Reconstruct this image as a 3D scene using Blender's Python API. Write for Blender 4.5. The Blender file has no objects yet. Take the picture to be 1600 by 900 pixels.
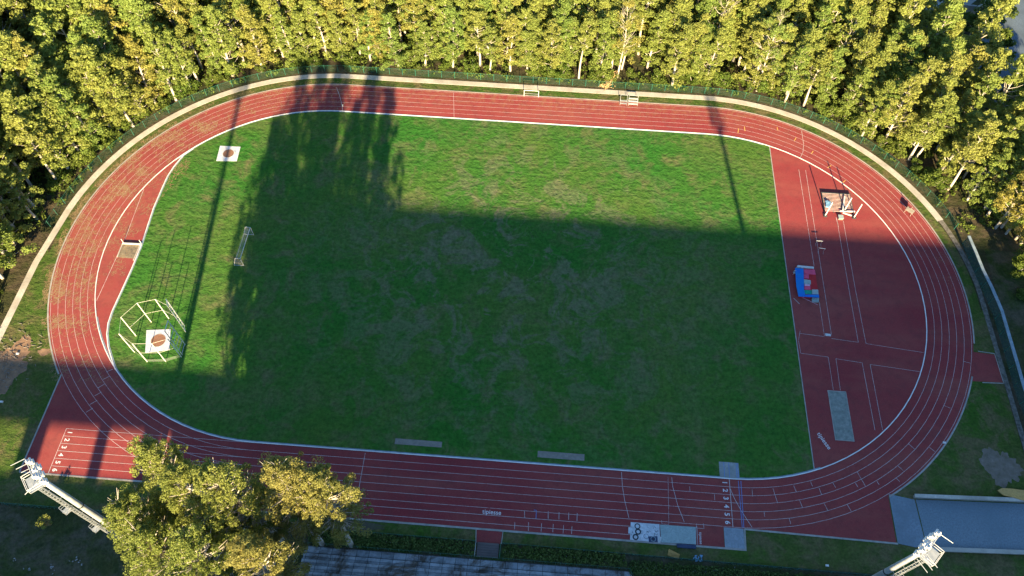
import bpy, bmesh, math, random
from mathutils import Vector, Matrix, noise
R_ = math.radians
sc = bpy.context.scene
col = sc.collection
rnd = random.Random(7)

# ------------------------------------------------------------------ camera
FPX = 1213.7998
CAM = Vector((5.7424, -82.5385, 122.3833))
MROT = Matrix.Rotation(0.0600098, 3, 'Z') @ Matrix.Rotation(0.5686614, 3, 'X') @ Matrix.Rotation(0.0183933, 3, 'Z')
cd = bpy.data.cameras.new('camera'); cam = bpy.data.objects.new('camera', cd); col.objects.link(cam)
cam.matrix_world = Matrix.Translation(CAM) @ MROT.to_4x4()
cd.sensor_fit = 'HORIZONTAL'; cd.sensor_width = 36; cd.lens = FPX / 1600 * 36
cd.clip_start = 0.5; cd.clip_end = 5000
sc.camera = cam
# ------------------------------------------------------------------ light
EL = 17.4; AZ = 6.0
sun_dir = Vector((math.sin(R_(AZ)) * math.cos(R_(EL)), -math.cos(R_(AZ)) * math.cos(R_(EL)), math.sin(R_(EL))))
ld = bpy.data.lights.new('sun', 'SUN'); lo = bpy.data.objects.new('sun', ld); col.objects.link(lo)
ld.energy = 5.0; ld.angle = R_(0.6); ld.color = (1.0, 0.78, 0.45)
lo.rotation_mode = 'QUATERNION'; lo.rotation_quaternion = sun_dir.to_track_quat('Z', 'Y')
lo.location = (0, -60, 150)
w = bpy.data.worlds.new('World'); sc.world = w; w.use_nodes = True
nt = w.node_tree; bg = nt.nodes['Background']
sky = nt.nodes.new('ShaderNodeTexSky'); sky.sky_type = 'NISHITA'; sky.sun_disc = False
sky.sun_elevation = R_(EL); sky.sun_rotation = R_(180 - AZ); sky.air_density = 1.2; sky.dust_density = 0.1; sky.ozone_density = 5.0
nt.links.new(sky.outputs[0], bg.inputs[0]); bg.inputs[1].default_value = 0.067
vs = sc.view_settings
vs.view_transform = 'Standard'; vs.look = 'None'; vs.exposure = 2.25; vs.gamma = 1; vs.use_curve_mapping = False
try:
    sc.cycles.max_bounces = 7; sc.cycles.diffuse_bounces = 4; sc.cycles.transparent_max_bounces = 6
    sc.cycles.glossy_bounces = 1; sc.cycles.transmission_bounces = 2; sc.cycles.caustics_reflective = False
    sc.cycles.use_denoising = True
except Exception: pass

# ------------------------------------------------------------------ helpers
def G(px, py, z=0.0):
    """ground (or level z) point seen at a pixel of the 1600 x 900 photograph"""
    d = MROT @ Vector(((px - 800) / FPX, -(py - 450) / FPX, -1))
    t = (CAM.z - z) / -d.z
    return (CAM.x + d.x * t, CAM.y + d.y * t)
def PX(x, y, z=0.0):
    q = MROT.transposed() @ (Vector((x, y, z)) - CAM)
    return (800 + FPX * q.x / -q.z, 450 - FPX * q.y / -q.z)

def tag(o, label=None, cat=None, group=None, kind=None):
    if label: o['label'] = label
    if cat: o['category'] = cat
    if group: o['group'] = group
    if kind: o['kind'] = kind
    return o
def link(name, me, m=None, parent=None):
    o = bpy.data.objects.new(name, me); col.objects.link(o)
    if m:
        me.materials.clear(); me.materials.append(m)
    if parent: o.parent = parent
    return o
def empty(name, x, y, z=0, rz=0):
    o = bpy.data.objects.new(name, None); col.objects.link(o)
    o.location = (x, y, z); o.rotation_euler.z = rz; o.empty_display_size = .3
    return o
class MB:
    """collects quads, boxes, prisms and tubes for one mesh object"""
    def __init__(s, ox=0, oy=0, oz=0): s.v = []; s.f = []; s.o = (ox, oy, oz)
    def add(s, vs, fs):
        n = len(s.v); a, b, c = s.o
        s.v += [(v[0] - a, v[1] - b, v[2] - c) for v in vs]; s.f += [tuple(i + n for i in f) for f in fs]
    def box(s, x0, x1, y0, y1, z0, z1):
        s.prism([(x0, y0), (x1, y0), (x1, y1), (x0, y1)], z0, z1)
    def prism(s, pts, z0, z1):
        n = len(pts)
        ar = sum(pts[i][0] * pts[(i + 1) % n][1] - pts[(i + 1) % n][0] * pts[i][1] for i in range(n))
        if ar < 0: pts = pts[::-1]
        vs = [(p[0], p[1], z0) for p in pts] + [(p[0], p[1], z1) for p in pts]
        s.add(vs, [tuple(range(n - 1, -1, -1)), tuple(range(n, 2 * n))] + [(i, (i + 1) % n, n + (i + 1) % n, n + i) for i in range(n)])
    def flat(s, pts, z):
        n = len(pts)
        ar = sum(pts[i][0] * pts[(i + 1) % n][1] - pts[(i + 1) % n][0] * pts[i][1] for i in range(n))
        if ar < 0: pts = pts[::-1]
        s.add([(p[0], p[1], z) for p in pts], [tuple(range(n))])
    def seg(s, a, b, wd, z):
        d = Vector((b[0] - a[0], b[1] - a[1])); L = d.length or 1; d /= L; p = Vector((-d.y, d.x)) * wd / 2
        s.add([(a[0] - p.x, a[1] - p.y, z), (b[0] - p.x, b[1] - p.y, z), (b[0] + p.x, b[1] + p.y, z), (a[0] + p.x, a[1] + p.y, z)], [(0, 1, 2, 3)])
    def line(s, pts, wd, z):
        for i in range(len(pts) - 1): s.seg(pts[i], pts[i + 1], wd, z)
    def strip(s, A, B, z, z2=None):
        n = len(A); z2 = z if z2 is None else z2
        vs = [(p[0], p[1], z) for p in A] + [(p[0], p[1], z2) for p in B]
        s.add(vs, [(i, n + i, n + i + 1, i + 1) for i in range(n - 1)])
    def bar(s, a, b, r0, r1=None, n=6, cap=True):
        r1 = r0 if r1 is None else r1
        a = Vector(a); b = Vector(b); d = (b - a)
        if d.length < 1e-6: return
        d.normalize(); u = d.orthogonal().normalized(); v = d.cross(u)
        vs = []
        for c, r in ((a, r0), (b, r1)):
            for k in range(n):
                t = 2 * math.pi * k / n; vs.append(tuple(c + u * math.cos(t) * r + v * math.sin(t) * r))
        fs = [(k, (k + 1) % n, n + (k + 1) % n, n + k) for k in range(n)]
        if cap: fs += [tuple(range(n - 1, -1, -1)), tuple(range(n, 2 * n))]
        s.add(vs, fs)
    def tube(s, pts, rs, n=6):
        ring = []; vs = []; m = len(pts); pts = [Vector(p) for p in pts]
        for i, p in enumerate(pts):
            d = (pts[min(i + 1, m - 1)] - pts[max(i - 1, 0)]).normalized()
            u = Vector((0, 1, 0)).cross(d)
            u = u.normalized() if u.length > .2 else d.orthogonal().normalized()
            v = d.cross(u)
            for k in range(n):
                t = 2 * math.pi * k / n; vs.append(tuple(p + u * math.cos(t) * rs[i] + v * math.sin(t) * rs[i]))
        fs = []
        for i in range(m - 1):
            for k in range(n): fs.append((i * n + k, i * n + (k + 1) % n, (i + 1) * n + (k + 1) % n, (i + 1) * n + k))
        fs.append(tuple(range((m - 1) * n, m * n)))
        s.add(vs, fs)
    def obox(s, c, ax, hx, hy, hz):
        """box centred c with axes matrix ax (3x3)"""
        c = Vector(c); vs = []
        for sx, sy, sz in ((-1,-1,-1),(1,-1,-1),(1,1,-1),(-1,1,-1),(-1,-1,1),(1,-1,1),(1,1,1),(-1,1,1)):
            vs.append(tuple(c + ax @ Vector((sx * hx, sy * hy, sz * hz))))
        s.add(vs, [(3,2,1,0),(4,5,6,7),(0,1,5,4),(1,2,6,5),(2,3,7,6),(3,0,4,7)])
    def mesh(s, name, smooth=False):
        me = bpy.data.meshes.new(name); me.from_pydata(s.v, [], s.f); me.update()
        if smooth:
            me.polygons.foreach_set('use_smooth', [True] * len(me.polygons))
        return me
    def build(s, name, m, parent=None, smooth=False, loc=None):
        o = link(name, s.mesh(name, smooth), m, parent)
        if parent is None and s.o != (0, 0, 0): o.location = s.o
        if loc: o.location = loc
        return o

# ------------------------------------------------------------------ materials
class NT:
    def __init__(s, name, rough=.9, spec=.2):
        s.m = bpy.data.materials.new(name); s.m.use_nodes = True; s.t = s.m.node_tree
        s.b = s.t.nodes['Principled BSDF']; s.b.inputs['Roughness'].default_value = rough
        s.b.inputs['Specular IOR Level'].default_value = spec
        s._g = None
    def N(s, k): return s.t.nodes.new(k)
    def L(s, a, b): s.t.links.new(a, b)
    def pos(s, obj=False):
        if obj:
            return s.N('ShaderNodeTexCoord').outputs['Object']
        if not s._g: s._g = s.N('ShaderNodeNewGeometry')
        return s._g.outputs['Position']
    def noise(s, scale, detail=3, rough=.55, obj=False, stretch=None, dist=0):
        n = s.N('ShaderNodeTexNoise'); n.inputs['Scale'].default_value = scale
        n.inputs['Detail'].default_value = detail; n.inputs['Roughness'].default_value = rough
        n.inputs['Distortion'].default_value = dist
        v = s.pos(obj)
        if stretch:
            mp = s.N('ShaderNodeMapping'); s.L(v, mp.inputs['Vector']); mp.inputs['Scale'].default_value = stretch
            if len(stretch) > 3: pass
            v = mp.outputs[0]
        s.L(v, n.inputs['Vector']); return n.outputs['Fac']
    def ramp(s, f, lo, hi):
        r = s.N('ShaderNodeMapRange'); s.L(f, r.inputs['Value'])
        r.inputs['From Min'].default_value = lo; r.inputs['From Max'].default_value = hi
        return r.outputs['Result']
    def mix(s, f, a, b, mode='MIX'):
        n = s.N('ShaderNodeMix'); n.data_type = 'RGBA'; n.blend_type = mode
        if isinstance(f, (int, float)): n.inputs[0].default_value = f
        else: s.L(f, n.inputs[0])
        for i, c in ((6, a), (7, b)):
            if isinstance(c, tuple): n.inputs[i].default_value = (*c, 1)
            else: s.L(c, n.inputs[i])
        return n.outputs[2]
    def col(s, c):
        if isinstance(c, tuple): s.b.inputs['Base Color'].default_value = (*c, 1)
        else: s.L(c, s.b.inputs['Base Color'])
    def bump(s, f, strength, dist=.1):
        b = s.N('ShaderNodeBump'); s.L(f, b.inputs['Height']); b.inputs['Strength'].default_value = strength
        b.inputs['Distance'].default_value = dist; s.L(b.outputs[0], s.b.inputs['Normal'])

def simple(name, c, c2=None, scale=1.5, rough=.8, spec=.2, metal=0, lo=.35, hi=.65, bump=0, obj=False, fine=None):
    n = NT(name, rough, spec)
    cc = c
    if c2:
        cc = n.mix(n.ramp(n.noise(scale, 5, .6, obj), lo, hi), c, c2)
    if fine:
        cc = n.mix(n.ramp(n.noise(fine, 3, .6, obj), .4, .7), cc, tuple(x * .7 for x in c))
    n.col(cc); n.b.inputs['Metallic'].default_value = metal
    if bump: n.bump(n.noise(scale * 4, 3, .6, obj), bump, .05)
    return n.m

def grass(name, lush, dull, dry, dark, drylo=.52, dryhi=.68, fine=2.2, bmp=.9):
    n = NT(name, .95, .1)
    big = n.ramp(n.noise(.045, 3, .55), .38, .62)
    c = n.mix(big, lush, dull)
    med = n.ramp(n.noise(.22, 5, .65, dist=.6), drylo, dryhi)
    c = n.mix(med, c, dry)
    c = n.mix(n.ramp(n.ramp(n.noise(.075, 6, .7, dist=.8), .50, .70), 0, 1.9), c, dry)
    if name == 'infield_grass':
        # worn, dusty turf over the middle of the pitch
        ln_ = n.N('ShaderNodeVectorMath'); ln_.operation = 'LENGTH'; n.L(n.pos(), ln_.inputs[0])
        wm = n.ramp(ln_.outputs['Value'], 48, 14)
        wn = n.ramp(n.noise(.16, 7, .72, dist=.9), .50, .57)
        mm = n.N('ShaderNodeMath'); mm.operation = 'MULTIPLY'; n.L(wm, mm.inputs[0]); n.L(wn, mm.inputs[1])
        c = n.mix(n.ramp(mm.outputs[0], 0, 1.5), c, (.21, .19, .12))
    streak = n.ramp(n.noise(.8, 4, .65, stretch=(.75, 1, 1)), .42, .72)
    c = n.mix(n.ramp(streak, 0, 1.6), c, dark)
    f = n.noise(fine, 4, .7)
    c = n.mix(n.ramp(f, .3, .75), c, n.mix(.55, c, (.0, .0, .0)), 'MIX')
    n.col(c)
    add = n.N('ShaderNodeMath'); add.operation = 'ADD'; n.L(f, add.inputs[0]); n.L(streak, add.inputs[1])
    n.bump(add.outputs[0], bmp * .7, .16)
    return n.m
M = {}
M['infield'] = grass('infield_grass', (.040, .175, .022), (.088, .18, .030), (.165, .165, .07), (.028, .11, .018), .50, .72, 1.6)
M['verge'] = grass('verge_grass', (.06, .14, .018), (.10, .13, .03), (.17, .14, .065), (.035, .08, .015), .44, .60)
M['rough'] = grass('rough_grass', (.04, .085, .014), (.075, .085, .028), (.13, .11, .07), (.02, .045, .012), .42, .58)
M['litter_floor'] = grass('forest_floor', (.07, .06, .03), (.05, .07, .022), (.11, .085, .055), (.03, .035, .014), .42, .6)

def track_mat():
    n = NT('track_rubber', .85, .1)
    c = n.mix(n.ramp(n.noise(.03, 3, .5), .35, .65), (.225, .030, .036), (.285, .058, .052))
    c = n.mix(n.ramp(n.noise(.12, 4, .6, stretch=(.4, 1.6, 1)), .45, .8), c, (.27, .075, .06))
    c = n.mix(n.ramp(n.noise(.6, 5, .7), .5, .95), c, (.16, .03, .03))
    f = n.noise(5, 3, .8)
    c = n.mix(n.ramp(f, .45, .95), c, (.30, .09, .075))
    # straw-coloured leaf dust, heaviest round the far left bend
    sx = n.N('ShaderNodeSeparateXYZ'); n.L(n.pos(), sx.inputs[0])
    l = n.ramp(sx.outputs['X'], -40, -82); u = n.ramp(sx.outputs['Y'], -32, 8)
    mu = n.N('ShaderNodeMath'); mu.operation = 'MULTIPLY'; n.L(l, mu.inputs[0]); n.L(u, mu.inputs[1])
    d = n.ramp(n.noise(1.1, 6, .75, dist=1.0), .42, .8)
    m2 = n.N('ShaderNodeMath'); m2.operation = 'MULTIPLY'; n.L(mu.outputs[0], m2.inputs[0]); n.L(d, m2.inputs[1])
    hf = n.N('ShaderNodeMath'); hf.operation = 'MULTIPLY'; hf.inputs[1].default_value = .55; n.L(m2.outputs[0], hf.inputs[0])
    c = n.mix(hf.outputs[0], c, (.24, .13, .07))
    # a thinner film of it along the far straight's outer lanes
    o1 = n.ramp(sx.outputs['Y'], 39, 46); d2 = n.ramp(n.noise(.8, 6, .75), .45, .8)
    m3 = n.N('ShaderNodeMath'); m3.operation = 'MULTIPLY'; n.L(o1, m3.inputs[0]); n.L(d2, m3.inputs[1])
    c = n.mix(m3.outputs[0], c, (.30, .17, .08))
    st = n.ramp(n.noise(.35, 6, .75, dist=1.5), .50, .68)
    c = n.mix(n.ramp(st, 0, 2.2), c, (.15, .045, .045))
    n.col(c); n.bump(f, .25, .02)
    return n.m
M['track'] = track_mat()
def worn_paint(name, c, under, amt=.6):
    n = NT(name, .7, .3); n.col(n.mix(n.ramp(n.noise(1.4, 5, .7), .50, .50 + amt), c, under)); return n.m
M['line'] = worn_paint('line_paint', (.54, .47, .45), (.32, .11, .10), .24)
M['line_yellow'] = worn_paint('yellow_line_paint', (.7, .42, .10), (.4, .15, .09))
M['line_blue'] = worn_paint('blue_line_paint', (.12, .22, .45), (.3, .1, .1))
M['kerb'] = simple('white_kerb', (.82, .80, .76), (.62, .60, .58), .8, .5)
M['gutter'] = simple('grey_blue_gutter', (.26, .33, .38), (.17, .22, .24), .9, .8)
M['edging'] = simple('concrete_edging', (.40, .36, .32), (.25, .24, .21), .7, .9, bump=.3)
M['conc'] = simple('concrete', (.36, .36, .34), (.22, .23, .22), .6, .85, bump=.3, fine=3)
M['conc_light'] = simple('pale_concrete', (.58, .53, .45), (.34, .31, .26), .35, .85, bump=.3, fine=2.5)
M['conc_white'] = simple('white_painted_slab', (.62, .64, .66), (.48, .50, .52), .5, .7, fine=2)
M['asphalt'] = simple('blue_grey_asphalt', (.20, .25, .28), (.15, .20, .23), .12, .7, fine=4)
M['asphalt2'] = simple('road_asphalt', (.12, .16, .20), (.07, .09, .11), .2, .8, fine=3)
M['stone'] = simple('dark_stone_channel', (.22, .20, .17), (.08, .075, .06), 1.6, .9, bump=.6)
M['dirt'] = simple('bare_earth', (.36, .22, .13), (.13, .085, .06), .7, .95, bump=.8, fine=2)
M['sand'] = simple('mossy_sand', (.30, .31, .27), (.15, .17, .14), 1.3, .95, bump=.6, fine=3)
M['strip'] = simple('weathered_strip', (.30, .26, .22), (.20, .18, .14), 1.2, .9, fine=3)
M['white'] = simple('white_metal', (.62, .61, .58), (.46, .46, .44), 1.5, .5, .4, obj=True)
M['cream'] = simple('cream_metal', (.80, .78, .62), (.68, .66, .52), 1.5, .5, .4, obj=True)
M['steel'] = simple('galvanised_steel', (.44, .46, .46), (.30, .33, .34), 1.2, .45, .5, .25, obj=True)
M['dark'] = simple('dark_rubber', (.03, .035, .04), (.05, .055, .06), 2, .8)
M['navy'] = simple('navy_cover', (.03, .045, .09), (.05, .07, .12), 2, .7)
M['green_metal'] = simple('green_painted_metal', (.03, .16, .11), (.025, .11, .08), 1, .5, .4)
M['net'] = simple('pale_net', (.66, .66, .62), rough=.9)
M['wood'] = simple('weathered_timber', (.62, .37, .12), (.50, .30, .11), .8, .85, fine=3)
M['wood2'] = simple('dry_branches', (.62, .42, .20), (.45, .30, .14), 2, .9)
M['grey'] = simple('grey_mat', (.36, .44, .42), (.28, .35, .33), .8, .9, fine=5)
M['slat'] = simple('pale_slats', (.50, .38, .34), (.36, .27, .25), 2, .7)
M['rust'] = simple('brown_circle', (.30, .15, .09), (.20, .11, .07), 1.0, .8, fine=3)
M['red'] = simple('red_foam_cover', (.50, .03, .03), (.40, .02, .025), 1, .6)
M['pink'] = simple('pink_foam_cover', (.75, .09, .17), (.62, .07, .14), 1, .6)
M['palepink'] = simple('pale_pink_foam', (.8, .45, .55), (.7, .38, .48), 1, .6)
M['blue'] = simple('blue_tarpaulin', (.005, .13, .55), (.005, .20, .50), .9, .45, bump=.5)
M['green'] = simple('green_foam_cover', (.01, .30, .20), (.01, .24, .16), 1, .6)
M['sky_blue'] = simple('light_blue_cover', (.20, .38, .52), (.12, .24, .36), 3, .6)
M['wall'] = simple('apartment_render', (.50, .44, .36), (.42, .37, .30), .2, .9)
M['glass'] = simple('dark_window_glass', (.04, .05, .06), rough=.15, spec=.6)
M['roof'] = simple('brown_roof', (.14, .11, .10), (.10, .085, .08), .5, .9)

def mesh_mat(name, c, alpha):
    n = NT(name, .7, .2); n.col(c)
    tr = n.N('ShaderNodeBsdfTransparent'); mx = n.N('ShaderNodeMixShader'); mx.inputs[0].default_value = alpha
    out = n.t.nodes['Material Output']
    n.L(tr.outputs[0], mx.inputs[1]); n.L(n.b.outputs[0], mx.inputs[2]); n.L(mx.outputs[0], out.inputs['Surface'])
    return n.m
M['chain'] = mesh_mat('green_chain_link', (.02, .09, .05), .14)
M['screen'] = mesh_mat('teal_screen', (.03, .10, .09), .55)
M['goalnet'] = mesh_mat('white_net', (.8, .8, .8), .07)

def leaf_mat(name, stops, dry=(.20, .10, .02), trans=.45):
    n = NT(name, .75, .15)
    oi = n.N('ShaderNodeObjectInfo'); cr = n.N('ShaderNodeValToRGB'); n.L(oi.outputs['Random'], cr.inputs[0])
    e = cr.color_ramp.elements
    while len(e) < len(stops): e.new(.5)
    for k, (p, c) in enumerate(stops): e[k].position = p; e[k].color = (*c, 1)
    c = cr.outputs[0]
    c = n.mix(n.ramp(n.noise(.32, 2, .5, True), .42, .68), c, n.mix(.4, c, (.05, .11, .01)))
    c = n.mix(n.ramp(n.noise(.9, 3, .6, True), .60, .85), c, dry)
    g = n.N('ShaderNodeNewGeometry')
    c = n.mix(n.ramp(g.outputs['Random Per Island'], 0, 1), n.mix(.22, c, (.02, .03, .0)), n.mix(.2, c, (.45, .45, .15)))
    n.col(c)
    tl = n.N('ShaderNodeBsdfTranslucent'); n.L(c, tl.inputs[0])
    mx = n.N('ShaderNodeMixShader'); mx.inputs[0].default_value = trans
    out = n.t.nodes['Material Output']
    n.L(n.b.outputs[0], mx.inputs[1]); n.L(tl.outputs[0], mx.inputs[2]); n.L(mx.outputs[0], out.inputs['Surface'])
    return n.m
M['leaf'] = leaf_mat('eucalyptus_leaf', [(0, (.22, .34, .075)), (.4, (.31, .38, .085)), (.9, (.37, .39, .095)), (1, (.42, .37, .09))], (.38, .34, .11))
M['leaf_fg'] = leaf_mat('big_eucalyptus_leaf', [(0, (.23, .29, .065)), (1, (.27, .30, .07))], (.32, .25, .08))
M['leaf_gold'] = leaf_mat('golden_eucalyptus_leaf', [(0, (.29, .29, .08)), (1, (.33, .30, .09))], (.34, .26, .09))
M['leaf_shrub'] = leaf_mat('shrub_leaf', [(0, (.08, .16, .02)), (1, (.14, .19, .03))], (.14, .15, .03))
M['leaf_green'] = leaf_mat('broadleaf', [(0, (.045, .11, .012)), (1, (.08, .13, .015))], (.12, .13, .02))
M['hedge'] = leaf_mat('hedge_leaf', [(0, (.045, .10, .02)), (1, (.06, .11, .022))], (.04, .06, .02), .1)
def bark():
    n = NT('eucalyptus_bark', .8, .2)
    c = n.mix(n.ramp(n.noise(.8, 4, .7, True, stretch=(1, 1, .35)), .45, .72), (.46, .42, .36), (.20, .155, .11))
    n.col(c); return n.m
M['bark'] = bark()

# ------------------------------------------------------------------ track geometry
L2 = 39.444; RK = 38.236; LW = 1.288
def stad(off, n=48, sides='all'):
    """closed stadium outline at a distance OFF outside the kerb, starting at the right end of the near straight"""
    r = RK + off; p = []
    for k in range(21): p.append((-L2 + 2 * L2 * k / 20, -r))
    for k in range(1, n): t = -math.pi / 2 + math.pi * k / n; p.append((L2 + r * math.cos(t), r * math.sin(t)))
    for k in range(21): p.append((L2 - 2 * L2 * k / 20, r))
    for k in range(1, n): t = math.pi / 2 + math.pi * k / n; p.append((-L2 + r * math.cos(t), r * math.sin(t)))
    return p
def sdf(x, y):
    dx = abs(x) - L2
    return (math.hypot(dx, y) if dx > 0 else abs(y)) - RK
def loop(mb, a, b, z, z2=None):
    A = stad(a); B = stad(b); A.append(A[0]); B.append(B[0]); mb.strip(B, A, z if z2 is None else z2, z)
def arc(off, a0, a1, side, n=40):
    r = RK + off
    return [(side * L2 + r * math.cos(R_(a0 + (a1 - a0) * k / n)), r * math.sin(R_(a0 + (a1 - a0) * k / n))) for k in range(n + 1)]

# ------------------------------------------------------------------ the setting
mb = MB(); mb.flat([(-900, -900), (900, -900), (900, 1200), (-900, 1200)], 0); g = mb.build('ground', M['litter_floor']); tag(g, kind='structure')
# grass inside the ring path, and the wide verges at both ends and behind the fence
mb = MB(); mb.flat(stad(10.2), .006)
mb.flat([(-90.2, -51.4), (-39, -51.4), (-39, -30), (-78.0, -20), (-88.9, -2), (-89.3, -24)], .0055)
mb.flat([(40, -51.4), (160, -51.4), (160, -46.9), (88, -38), (88.2, -2), (80, -15), (40, -40)], .0045)
mb.flat([(-60, -51.4), (41, -51.4), (41, -44), (-60, -44)], .005)
mb.flat([(-120, -60), (-89, -60), (-89.4, -24), (-120, -24)], .0065)
tag(mb.build('grass_verge', M['verge']), kind='structure')
mb = MB(); mb.flat([(-180, -100), (130, -100), (130, -51.6), (-180, -51.6)], .007)
mb.flat([(90.5, -51.6), (170, -51.6), (170, 8), (92, 12)], .0035)
tag(mb.build('rough_grass', M['rough']), kind='structure')
mb = MB(); mb.flat(stad(-.15), .012); tag(mb.build('infield_grass', M['infield']), kind='structure')

# the red synthetic surface: end area, steeplechase inset, sprint chute, near-side extra lanes, run-off and exits
T = MB()
de = [(53.0, -math.sqrt(RK**2 - (53 - L2)**2) + .05)] + [p for p in arc(.1, -90, 90, 1, 60) if p[0] > 53.05] + [(53.0, math.sqrt(RK**2 - (53 - L2)**2) - .05)]
T.flat(de, .017)
wjpx = [(302, 232), (287, 242), (272, 260), (262, 275), (252, 297), (240, 325), (230, 355), (220, 385), (207, 417), (192, 450), (185, 465), (175, 487), (169, 505), (167, 522), (169, 542), (175, 562), (180, 577)]
wj = [G(*p) for p in wjpx]
a0 = math.degrees(math.atan2(wj[0][1], wj[0][0] + L2)); a1 = math.degrees(math.atan2(wj[-1][1], wj[-1][0] + L2)) % 360
T.flat(wj + arc(.1, a1, a0, -1, 40), .018)
loop(T, 0, 8.02, .0205)
T.flat([(-75.4, -28.6), (-75.4, -45.95), (-50, -45.95), (-50, -49.2), (37.4, -49.2), (37.4, -46.2), (64.1, -46.4), (64.2, -38.6), (60, -36), (38, -44), (-39, -44), (-62, -38)], .0185)
T.flat([(83.5, -11.2), (88.0, -11.5), (88.0, -17.0), (82.0, -17.2)], .0175)
T.flat([(-1.1, -49.0), (3.0, -49.0), (2.8, -51.4), (-.9, -51.4)], .0178)
track = T.build('running_track', M['track']); tag(track, kind='structure')
# lines
ln = MB(); Z = .0245
for k in range(1, 7): loop(ln, k * LW - .027, k * LW + .027, Z)
for k in range(0, 7): ln.seg((-70.8, -(RK + k * LW)), (-L2, -(RK + k * LW)), .055, Z + .004)
ln.seg((-70.8, -RK), (-70.8, -RK - 6 * LW), .08, Z + .008)
ln.seg((38.9, -RK), (38.9, -RK - 6 * LW), .09, Z + .008)
ln.seg((-50, -47.1), (22.8, -47.1), .06, Z); ln.seg((-50, -48.4), (22.8, -48.4), .06, Z)
ln.seg((33.25, -46.3), (33.25, -49.1), .08, Z)
def pl(pts, wd=.07, z=Z + .012, mbb=None):
    (mbb or ln).line([G(*p) for p in pts], wd, z)
pl([(1141, 764), (1148, 780), (1158, 798), (1175, 824)]); pl([(971, 737.5), (972.5, 760), (976, 782), (982.5, 809)])
pl([(1049.5, 746), (1051, 760), (1059, 790), (1069, 815.5)]); pl([(1043.7, 745), (1045, 819)], .04)
pl([(570.7, 708), (558.7, 774.5)]); pl([(708.7, 145), (709.5, 186)], .05)
Z4 = lambda ox, oy, s: [(ox + x / 4, oy + y / 4) for x, y in s]
for s in [[(30,352),(60,445)],[(160,335),(178,378)],[(318,350),(335,392)],[(197,428),(215,472)],[(350,445),(372,490)],[(492,450),(520,495)],[(132,540),(142,575)],[(557,250),(608,338)],[(875,72),(915,107)],[(808,208),(848,245)],[(1003,92),(1045,125)],[(265,310),(278,340)],[(405,318),(423,348)],[(545,318),(562,345)],[(680,308),(695,330)],[(800,288),(822,310)]]:
    pl(Z4(1200, 675, s), .06)
for s in [[(665,525),(705,508)],[(645,572),(685,552)],[(612,625),(655,600)],[(592,675),(635,650)],[(563,728),(608,703)],[(537,778),(580,752)]]:
    pl(Z4(0, 450, s), .07)
for s in [[(1220,458),(1265,470)],[(1100,735),(1140,752)]]: pl(Z4(1200, 450, s), .05)
for s in [[(1110,340),(1112,368)],[(1265,390),(1267,425)],[(1500,360),(1503,403)],[(1575,500),(1580,530)]]: pl(Z4(800, 675, s), .06)
for s in [[(735,110),(738,180)],[(849,105),(845,190)],[(963,115),(963,188)],[(1068,125),(1066,195)],[(1161,130),(1160,198)],[(1242,135),(1240,210)],[(643,222),(640,290)],[(775,222),(772,305)],[(900,232),(895,315)],[(1012,240),(1007,318)],[(1112,250),(1106,330)],[(1192,262),(1188,335)]]:
    pl([(700 + x / 6.154, 780 + y / 6.154) for x, y in s], .07)
pl([(1252.5, 205), (1255.5, 225), (1254.5, 238), (1250, 247)], .07)
# end-area runways
for s, wd in [([(1248,265),(1272,416)],.06), ([(1280,472),(1288,525)],.06), ([(1258.7,266),(1287.5,450),(1299,523)],.06),
          ([(1308,346),(1326,450),(1341,535)],.06), ([(1306.5,340),(1310,355)],.12), ([(1317.5,345),(1336,450),(1353,537)],.06),
          ([(1250,521),(1288,526)],.05), ([(1299,529),(1341,535)],.05), ([(1353,537),(1443,551)],.05), ([(1250,517),(1247.5,532),(1251,552)],.05),
          ([(1251,552),(1294,558)],.05), ([(1294,558),(1302,609.5)],.05), ([(1306,560.5),(1313,610)],.05), ([(1306,560.5),(1347,567)],.05),
          ([(1347,567),(1367,672)],.06), ([(1359.5,569.5),(1379,672.5)],.06), ([(1359.5,569.5),(1438.5,581)],.05),
          ([(1033.7,813),(1034,818.5),(1045,819.5)],.05), ([(1088,818),(1088,825),(1100,826),(1099,818)],.05)]:
    pl(s, wd)
# steeplechase inset lines
pl([(225, 295), (195, 375)], .07); pl([(184, 398), (151, 470)], .07)
ln.build('lane_lines', M['line'], track)
yl = MB()
for s in [[(1292.5,262.5),(1298.7,258.7)],[(1267.5,240.5),(1270.7,236)],[(1316,286),(1321,282)],[(1214,199),(1215.5,204)],[(1241,220),(1244,215)],[(1163,198),(1164,205)],[(1154,201),(1153,208)]]:
    pl(s, .12, Z + .016, yl)
yl.build('yellow_marks', M['line_yellow'], track)
bl = MB(); bl.seg((40.35, -38.4), (40.35, -45.9), .10, Z + .016); bl.seg((40.75, -38.4), (40.6, -45.9), .10, Z + .016); pl([(834, 797), (838, 797.3), (837.6, 810)], .09, Z + .02, bl)
bl.build('blue_lines', M['line_blue'], track)
def text(s, size, loc, rz, m, name, parent, bold=.02):
    cu = bpy.data.curves.new('t', 'FONT'); cu.body = s; cu.size = size; cu.offset = bold; cu.align_x = 'CENTER'; cu.align_y = 'CENTER'
    to = bpy.data.objects.new('t', cu); col.objects.link(to)
    dg = bpy.context.evaluated_depsgraph_get(); me = bpy.data.meshes.new_from_object(to.evaluated_get(dg))
    bpy.data.objects.remove(to); bpy.data.curves.remove(cu)
    me.transform(Matrix.Translation((*loc, 0)) @ Matrix.Rotation(rz, 4, 'Z') if len(loc) == 2 else Matrix.Translation(loc) @ Matrix.Rotation(rz, 4, 'Z'))
    me.name = name
    return link(name, me, m, parent)
M['text'] = simple('white_lettering', (.80, .76, .74), (.62, .56, .55), 1.5, .7)
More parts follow.
